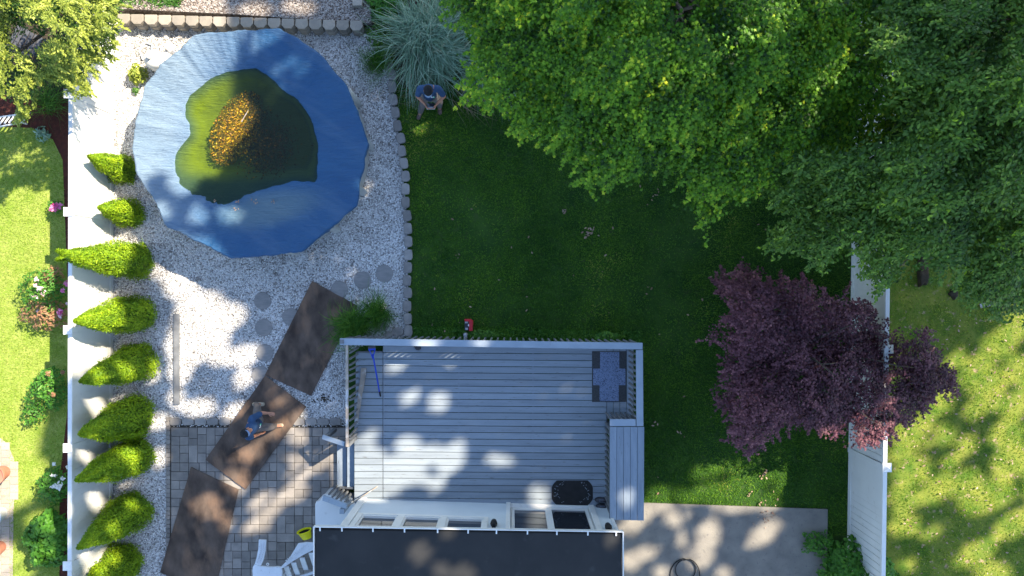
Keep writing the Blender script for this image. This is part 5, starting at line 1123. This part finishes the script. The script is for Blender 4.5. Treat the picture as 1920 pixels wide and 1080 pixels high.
LITE = [ # (height, px, py, rx, ry, angle deg): sun patches, cut as gaps into the unseen crowns
 (0,300,512,16,10,30),(0,338,535,26,30,-30),(0,385,600,46,52,-25),(0,350,650,36,40,20),(0,440,590,18,16,0),(0,455,668,30,14,-15),(0,400,650,26,30,0),(0,462,708,20,12,-20),(0,345,560,10,40,10),
 (0,300,790,22,10,0),(0,372,765,34,10,-8),(0,440,775,22,12,-40),(0,335,690,14,30,0),(0,330,748,10,12,0),
 (0,556,820,16,14,-30),(0,470,852,22,12,-35),(0,590,868,34,13,-25),(0,560,885,22,10,-20),(0,545,925,28,14,-20),(0,500,945,32,16,-20),(0,480,985,26,10,-20),(0,385,950,24,18,10),(0,440,905,18,22,-20),(0,540,790,20,12,-30),(0,552,862,12,8,0),(0,420,980,8,16,0),
 (.09,520,745,14,10,-30),(.09,552,770,14,12,0),(.09,510,805,24,14,-30),(.09,440,850,16,10,0),
 (.55,740,690,13,4,0),(.55,768,745,16,9,-15),(.55,822,753,16,14,-40),(.55,690,822,18,8,-30),(.55,700,880,38,36,-35),(.55,690,915,40,26,0),(.55,680,895,24,34,0),(.55,765,838,22,18,-20),(.55,770,880,26,24,0),(.55,805,855,22,14,-40),(.55,845,862,20,26,30),(.55,815,905,18,8,0),(.55,938,862,26,7,6),(.55,1010,930,17,17,0),(.55,735,900,20,24,0),(.55,860,835,12,10,0),
 (1.45,800,640,22,5,0),(1.45,905,642,12,4,0),(1.2,1155,940,8,16,0),(.3,640,850,9,22,0),(.1,636,880,6,10,0),
 (2.8,785,1035,20,18,0),(2.8,840,1000,14,6,0),(2.8,828,1068,16,14,0),(2.8,870,1075,20,12,0),(2.8,1145,1010,12,8,0),
 (.05,1215,950,38,9,0),(.05,1195,975,26,9,-20),(.05,1180,990,20,7,-20),(.05,1270,972,22,11,-15),(.05,1328,1005,18,30,25),(.05,1312,1045,22,16,0),(.05,1215,1036,12,11,0),(.05,1182,1052,18,14,0),(.05,1435,998,14,14,-30),(.05,1418,1015,14,8,0),(.05,1240,1075,14,8,0),(.05,1358,1074,14,8,0),(.05,1450,985,12,10,0),(.05,1400,950,60,6,0),(.05,1280,1010,10,12,0),
 (0,1325,882,26,7,-8),(0,1250,925,28,9,0),(0,1350,920,50,12,0),(0,1395,895,22,30,30),(0,1420,872,34,12,-35),(0,1450,868,26,9,-30),(0,1468,900,10,22,20),(0,1430,935,24,12,0),(0,1470,855,10,22,0),(0,1400,940,30,8,0),
 (1.2,525,128,9,6,0),(1.2,550,115,7,5,20),(1.2,565,130,6,4,20),(1.2,505,70,14,8,0),(1.2,480,78,8,12,0),(1.2,372,402,16,20,20),(1.2,432,398,18,14,0),(1.2,345,335,22,30,40),(1.2,300,400,14,16,0),(1.2,525,160,6,5,0),
 (.9,160,735,14,12,0),(.9,195,755,12,6,0),(.9,155,860,18,9,0),(.9,185,935,18,16,0),(.9,165,1050,22,10,0),(1.5,190,650,20,14,0),(1.4,200,740,26,14,-20),(1.4,255,835,24,14,0),(1.4,270,930,12,10,0),(.9,140,670,12,30,0),(1.2,215,1035,20,16,0),(1.2,180,1070,18,14,0),(.9,200,1000,10,8,0),(1.0,235,700,20,12,0),
 (0,280,700,10,12,0),(0,300,860,10,14,0),(0,230,900,10,8,0),(0,40,1060,20,26,0),(0,70,980,20,14,0),(0,0,900,40,60,0),(0,100,640,30,60,0),(1.6,110,850,14,10,0),(.7,90,980,18,16,0),(.7,85,1030,14,14,0),(0,10,1060,30,40,0),
 (.36,300,38,60,14,0),(.36,560,10,30,8,0),(.36,480,15,30,8,0),(.36,380,5,20,8,0),
 (4.5,1300,145,14,18,0),(4.5,1415,210,10,10,0),(4.5,1420,240,14,8,0),(4.2,1480,120,8,6,0),(4.2,1005,10,24,10,0),(4,1060,160,5,10,0),(4,965,110,4,8,0),(4,930,100,4,6,0),(4,1030,110,5,8,0),(4,1125,245,6,8,0),(4.5,1520,185,5,5,0),(4,1195,205,6,10,0),(3.5,1330,330,6,20,0),(4,990,65,6,10,0),(4,1400,120,6,6,0),
 (3.5,1700,210,8,6,0),(3.5,1860,130,12,8,0),(2.5,1720,745,20,9,-20),(2.6,1690,760,12,9,0),(3,1910,590,10,14,0),(2.5,1740,690,12,6,0)]
rr_ = random.Random(12)
for (a_, b_, c_, d_, e_) in ((1767,746,30,12,-30),(1739,781,30,12,-40),(1697,805,26,12,-30),(1852,721,40,26,-30),(1838,763,34,14,-30),(1812,837,18,14,0),(1887,816,34,22,-20),(1897,862,40,26,-30),(1711,883,34,24,-30),(1753,918,34,16,-40),(1697,985,28,18,-20),
  (1852,932,54,26,-25),(1900,985,40,18,-30),(1834,1036,34,18,-30),(1862,1078,30,20,0),(1790,678,24,10,-30),(1832,692,40,16,-35),(1880,640,50,22,-40),(1910,600,24,26,0),(1760,747,20,8,0),(1690,850,18,16,0),(1690,930,20,22,0),(1900,760,30,20,-30),(1780,865,24,8,-20),(1700,1060,14,10,0),(1745,1000,16,8,-20),(1930,700,30,30,0),(1960,900,40,60,0),(1810,905,34,18,-25),(1725,830,16,8,0)):
    LITE.append((0, a_, b_, c_, d_, e_))
for _ in range(22):
    LITE.append((0, rr_.uniform(1680,1920), rr_.uniform(650,1070), rr_.uniform(3,12), rr_.uniform(2,7), rr_.uniform(-55,-20)))
for (a_, b_, c_, d_) in ((1300,142,16,20),(1412,205,12,12),(1420,238,14,8),(1520,185,7,6),(1005,10,22,9),(1030,110,5,7),(965,110,4,8),(1060,160,4,9),(1195,205,5,10),(1120,245,6,8),(1175,275,5,7),(1600,120,5,5),(1390,78,6,5),(1145,255,6,6),(1315,90,9,6),(1350,165,5,6),(1095,222,5,5)):
    for zz in (3.2,4.0,4.8,5.6): LITE.append((zz, a_, b_, c_+2, d_+2, 0))
def shadow_px(P, zs):
    t = (P[:,2]-zs)[:,None]; Q = P[:,:2] - SV[None,:2]*t; k = FP/(HC-zs); return 960+Q[:,0]*k, 540-Q[:,1]*k
def in_light(P):
    m_ = np.zeros(len(P), bool); cache = {}
    x, y = shadow_px(P, 0.0); keep = np.zeros(len(P), bool)
    keep |= inpoly(x, y, [(800,210),(905,210),(905,280),(800,280)]) | inpoly(x, y, [(698,280),(762,280),(762,385),(698,385)])

    for zs, poly in LITP:
        x, y = shadow_px(P, zs); m_ |= inpoly(x, y, poly)
    for (zs, cx_, cy_, rx, ry, an) in LITE:
        if zs not in cache: cache[zs] = shadow_px(P, zs)
        x, y = cache[zs]; c_, s_ = math.cos(R(an)), math.sin(R(an)); dx, dy = x-cx_, y-cy_
        m_ |= ((dx*c_+dy*s_)/(rx+8))**2 + ((-dx*s_+dy*c_)/(ry+8))**2 < 1
    return m_ & ~keep
n = 185000
gx = rng.uniform(-13, 15, n); gy = rng.uniform(-9.5, 10.5, n); z = rng.uniform(17.0, 20.5, n)
P = np.column_stack([gx+SV[0]*z, gy+SV[1]*z, z])
off = (P[:,2] > 17.9) | (np.abs(P[:,0]) > .75*(18-P[:,2])+.6) | (np.abs(P[:,1]) > .45*(18-P[:,2])+.6)
P = P[off]; P = P[~in_light(P)]  # crowns shaped for the light: no leaves in the way of the sun patches
V_, F_, k = None, None, None
feet = [(14.5,10.5),(26,17),(17,17)]
own = np.argmin([np.hypot(P[:,0]-a-0*1, P[:,1]-b_) for a, b_ in feet], axis=0)
for i, ((fx,fy), lab) in enumerate(zip(feet, ('unseen tall oak nearest the yard, crown shaped to shade the deck','unseen tall oak farthest to the east, crown shaped to cast shade','unseen tall oak farthest to the north, crown shaped to cast shade'))):
    root = thing('unseen_oak', lab, 'tree', (fx,fy,0), 'unseen tall oaks with crowns shaped to shade the yard'); Q = P[own == i]
    b = MB(); b.tube([(fx,fy,0),(fx+.2,fy,5),(fx-.1,fy+.1,10),(fx,fy,15)], [.6,.42,.34,.26], n=14); b.build('trunk', m_bark, root)
    b = MB(); sel = Q[rng.choice(len(Q), 16, replace=False)]
    for q in sel: b.rnd(); q = Vector(q)-Vector((0,0,.4)); q.z = max(q.z, 16.6); b.tube([(fx,fy,13.5), Vector((fx,fy,14)).lerp(q,.5)+Vector((0,0,.6)), q], [.16,.10,.03] if i != 1 else [.05,.04,.02], n=6)
    b.build('limbs', m_bark, root)
    V, F, k = scatter(Q, unit(np.array([SUN.x*.5,SUN.y*.5,1.])+rng.normal(0,.5,Q.shape)), rng.uniform(.10,.17,len(Q)), OVAL)
    np_mesh('crown', V, F, m_shade, root, attrs={'rnd': np.repeat(rng.random(len(Q)),k)})

# ------------------------------------------------------------------ people
def capsule(b, p, q, r0, r1, n=14, flat=None):
    """tapered round-ended limb; flat=(axis, factor) squashes the section along a direction"""
    p = Vector(p); q = Vector(q); d = (q-p); L = d.length; d = d/L if L > 1e-6 else Vector((0,0,1))
    s = d.cross(Vector((0,0,1))); s = s.normalized() if s.length > .05 else Vector((1,0,0)); u = d.cross(s)
    vs = []; prof = []
    for k in range(5): a = -math.pi/2+k*math.pi/8; prof.append((r0*math.cos(a), r0*math.sin(a)))
    for k in range(5): a = k*math.pi/8; prof.append((r1*math.cos(a), L+r1*math.sin(a)))
    for (r_, h) in prof:
        for k in range(n):
            a = 2*math.pi*k/n; o = s*math.cos(a)*max(r_,1e-4) + u*math.sin(a)*max(r_,1e-4)
            if flat: ax, f_ = flat; ax = Vector(ax).normalized(); o = o - ax*o.dot(ax)*(1-f_)
            vs.append(p + d*h + o)
    fs = [(i*n+k, i*n+(k+1)%n, (i+1)*n+(k+1)%n, (i+1)*n+k) for i in range(len(prof)-1) for k in range(n)]
    fs += [tuple(range(n))[::-1], tuple(range((len(prof)-1)*n, len(prof)*n))]
    b.add(vs, fs)
def fuse(b, name, m, parent, vox=.012, sm=4, org=None):
    o = b.build(name, m, parent, smooth=True, org=org)
    r_ = o.modifiers.new('one skin', 'REMESH'); r_.mode = 'VOXEL'; r_.voxel_size = vox; r_.use_smooth_shade = True
    s_ = o.modifiers.new('soften', 'SMOOTH'); s_.iterations = sm; s_.factor = .5
    return o
def person(lab, J, face, cap_dir, shoe_m, group=None, trous=m_trous):
    """J: joints in metres; face: direction the face looks; cap_dir: where the peak points"""
    root = thing('person', lab, 'person', (J['pelvis'].x, J['pelvis'].y, 0)); F_ = face.normalized()
    lat = (J['shL']-J['shR']).normalized(); sp = (J['neck']-J['pelvis']).normalized(); fw = lat.cross(sp).normalized()
    if fw.dot(F_) < 0: fw = -fw
    b = MB()
    capsule(b, J['pelvis'], J['pelvis'].lerp(J['neck'],.55), .125, .12, flat=(fw,.8)); capsule(b, J['shL'].lerp(J['shR'],.22), J['shL'].lerp(J['shR'],.78), .085, .085); capsule(b, J['pelvis']-lat*.07, J['pelvis']+lat*.07, .11, .11)
    capsule(b, J['pelvis'].lerp(J['neck'],.5), J['pelvis'].lerp(J['neck'],.86), .13, .14, flat=(fw,.75))
    capsule(b, J['neck']-sp*.06, J['head']-F_*.02, .055, .052)
    capsule(b, J['head']-F_*.03, J['head']+F_*.0-sp*0, .088, .085); 
    up = (sp - F_*sp.dot(F_)).normalized(); J['up'] = up
    capsule(b, J['head']-up*.02+F_*.01, J['head']-up*.075+F_*.045, .07, .042)                # jaw
    capsule(b, J['head']-up*.005+F_*.085, J['head']-up*.03+F_*.108, .009, .014)             # nose
    capsule(b, J['head']-up*.062+F_*.088-lat*.015, J['head']-up*.062+F_*.088+lat*.015, .007, .007)  # lips
    for s_ in (-1,1):
        capsule(b, J['head']+up*.028+F_*.078+lat*.015*s_, J['head']+up*.028+F_*.074+lat*.045*s_, .010, .009)  # brow
        e_ = J['head']+lat*.088*s_-F_*.005; capsule(b, e_+up*.015, e_-up*.03, .018, .012)    # ear
    for s_, k in ((1,'L'),(-1,'R')):
        capsule(b, J['sh'+k], J['el'+k], .052, .042); capsule(b, J['el'+k], J['wr'+k], .042, .027)
        capsule(b, J['hip'+k], J['kn'+k], .085, .058); capsule(b, J['kn'+k], J['an'+k], .056, .038); capsule(b, J['an'+k], J['toe'+k], .040, .034)
        hd = (J['hand'+k]-J['wr'+k]).normalized(); pl = J['palm'+k].normalized(); pl = (pl-hd*pl.dot(hd)).normalized(); ac = hd.cross(pl)
        W_ = J['wr'+k]; capsule(b, W_, W_+hd*.075, .028, .036, flat=(pl,.55))
        for q, ln in enumerate((.066,.078,.073,.058)):
            o_ = ac*(-.030+q*.020); st = W_+hd*.085+o_; md = st+hd*ln*.5+pl*.008; en = md+hd*ln*.38+pl*ln*(.75 if J.get('grip') else .25)
            capsule(b, st, md, .0095, .0088, n=8); capsule(b, md, en, .0088, .0072, n=8)
        th0 = W_+hd*.03-ac*.028; th1 = th0+hd*.03-ac*.028+pl*.012; capsule(b, th0, th1, .013, .0105, n=8); capsule(b, th1, th1+hd*.030+pl*.01, .0105, .009, n=8)
    body = fuse(b, 'body', m_skin, root, .0075, 2)
    # clothes: same limbs, a little fuller
    b = MB()
    capsule(b, J['pelvis']+sp*.02, J['pelvis'].lerp(J['neck'],.6), .155, .145, flat=(fw,.82)); capsule(b, J['pelvis'].lerp(J['neck'],.5), J['pelvis'].lerp(J['neck'],.83), .158, .165, flat=(fw,.78))
    capsule(b, J['shL'].lerp(J['shR'],.10), J['shL'].lerp(J['shR'],.90), .085, .085)
    capsule(b, J['neck']-sp*.09, J['neck']-sp*.035, .10, .075)
    for k in 'LR':
        capsule(b, J['sh'+k], J['sh'+k].lerp(J['el'+k],.72), .078, .070)
    fuse(b, 'shirt', m_shirt, root, .012, 3)
    b = MB(); capsule(b, J['pelvis']-lat*.06, J['pelvis']+lat*.06, .14, .14, flat=(fw,.9))
    for k in 'LR':
        capsule(b, J['hip'+k], J['kn'+k], .108, .085); capsule(b, J['kn'+k], J['an'+k]+Vector((0,0,-.01)), .083, .066)
    fuse(b, 'trousers', trous, root, .012, 3)
    for k in 'LR':
        b = MB(); d_ = (J['toe'+k]-J['an'+k]); d_.z = 0; d_.normalize(); a_ = Vector((J['an'+k].x, J['an'+k].y, J['an'+k].z-.045)); capsule(b, a_-d_*.05, a_+d_*.15, .052, .047); capsule(b, a_-d_*.04, J['an'+k]+Vector((0,0,.02)), .055, .058)
        fuse(b, 'shoe', shoe_m, root, .01, 2)
    # cap: crown and peak
    b = MB(); hc = J['head']-F_*.025+up*.028
    capsule(b, hc-F_*.02, hc+F_*.02, .100, .098); 
    cp = b.build('cap', m_hair, root, smooth=True)
    b = MB(); pd = cap_dir.normalized(); pd = (pd-up*pd.dot(up)).normalized(); sd_ = pd.cross(up).normalized(); ring = []
    for q in range(9): a = math.pi*(q/8)-math.pi/2; ring.append(hc+up*.012+pd*(.085+.085*math.cos(a))+sd_*.078*math.sin(a)-up*.018*abs(math.cos(a)))
    inner = [hc+up*.012+pd*.055+sd_*.078*(1-q/4) for q in range(9)]
    top = ring+inner[::-1]; vs = top+[p-up*.006 for p in top]; nn = len(top)
    b.add(vs, [tuple(range(nn)), tuple(range(2*nn-1,nn-1,-1))]+[(i,i+nn,(i+1)%nn+nn,(i+1)%nn) for i in range(nn)]); b.build('peak', m_lite, cp)
    J['fw'] = fw; J['lat'] = lat; J['sp'] = sp; J['root'] = root
    return root
V3 = Vector
# standing person holding a controller
J = dict(pelvis=V3((-1.84,4.29,.93)), neck=V3((-1.80,4.33,1.44)), head=V3((-1.80,4.23,1.61)), shL=V3((-1.60,4.335,1.40)), shR=V3((-2.00,4.335,1.40)),
 elL=V3((-1.50,4.24,1.12)), elR=V3((-2.09,4.24,1.12)), wrL=V3((-1.67,4.07,1.09)), wrR=V3((-1.93,4.07,1.09)), handL=V3((-1.72,3.98,1.10)), handR=V3((-1.88,3.98,1.10)), palmL=V3((-1,0,.1)), palmR=V3((1,0,.1)), grip=True,
 hipL=V3((-1.74,4.28,.90)), hipR=V3((-1.94,4.28,.90)), knL=V3((-1.66,4.26,.50)), knR=V3((-2.05,4.20,.50)), anL=V3((-1.70,4.27,.10)), anR=V3((-2.15,4.14,.10)), toeL=V3((-1.69,4.12,.04)), toeR=V3((-2.20,4.00,.04)))
r1 = person('person in navy shirt and black cap standing on the lawn with a controller', J, V3((0,-.75,-.62)), V3((0,-.8,-.3)), m_boot)
c = thing('remote_controller', 'black and grey remote controller held by the standing person', 'controller', (-1.80,4.02,1.07))
b = MB(); b.box(-1.895,-1.705,3.955,4.035,1.06,1.10); b.build('body', m_steel, c, bevel=.012)
b = MB(); b.bar((-1.88,4.05,1.105), (-1.72,4.05,1.105), .075, .014); b.build('screen', m_glass, c, bevel=.004)
b = MB(); [b.lathe((x,3.985,1.10), [(.012,0),(.008,.018),(.012,.022),(.001,.024)], n=10) for x in (-1.86,-1.74)]; b.build('stick', m_black, c)
def logo(J, lat_off, up_off, fwo, s=1.0):
    o_ = J['pelvis'].lerp(J['neck'],.80)+J['lat']*lat_off+J['fw']*fwo+J['sp']*up_off; la, sp, fw = J['lat'], J['sp'], J['fw']
    def strip(b, pts, wd=.014):
        for p, q in zip(pts, pts[1:]):
            A_ = o_+la*p[0]*s+sp*p[1]*s; B2 = o_+la*q[0]*s+sp*q[1]*s; b.bar(A_, B2, wd, .006, up=fw)
    b = MB(); strip(b, [(-.035,.035),(-.035,-.03),(-.005,-.03)]); strip(b, [(.0,.03),(.012,.0),(.0,-.02)], .012); b.build('shirt_print', m_white, J['root'])
    b = MB(); strip(b, [(.02,.035),(.035,.0),(.02,-.035),(.0,-.042)], .013); b.build('shirt_print', m_green, J['root'])
logo(J, .085, .02, .165)
# walking person looking up
J2 = dict(pelvis=V3((-5.70,-3.02,.93)), neck=V3((-5.68,-3.05,1.43)), head=V3((-5.70,-3.10,1.60)), shL=V3((-5.66,-2.84,1.38)), shR=V3((-5.74,-3.24,1.38)),
 elL=V3((-5.52,-2.76,1.14)), elR=V3((-5.76,-3.30,1.10)), wrL=V3((-5.38,-2.76,1.16)), wrR=V3((-5.66,-3.28,.88)), handL=V3((-5.30,-2.77,1.18)), handR=V3((-5.60,-3.27,.80)), palmL=V3((0,-.3,-1)), palmR=V3((0,1,0)),
 hipL=V3((-5.71,-2.92,.90)), hipR=V3((-5.69,-3.12,.90)), knL=V3((-5.84,-2.74,.50)), knR=V3((-5.52,-3.18,.52)), anL=V3((-5.98,-2.72,.18)), anR=V3((-5.55,-3.23,.16)), toeL=V3((-5.84,-2.72,.14)), toeR=V3((-5.40,-3.22,.14)))
r2 = person('person in navy shirt walking across the plywood and looking up', J2, V3((.62,.30,.62)), V3((.9,.35,.2)), m_boot2)
logo(J2, .06, -.04, .165, 1.1)
b = MB(); h = J2['head']; f_ = V3((.62,.30,.62)).normalized();
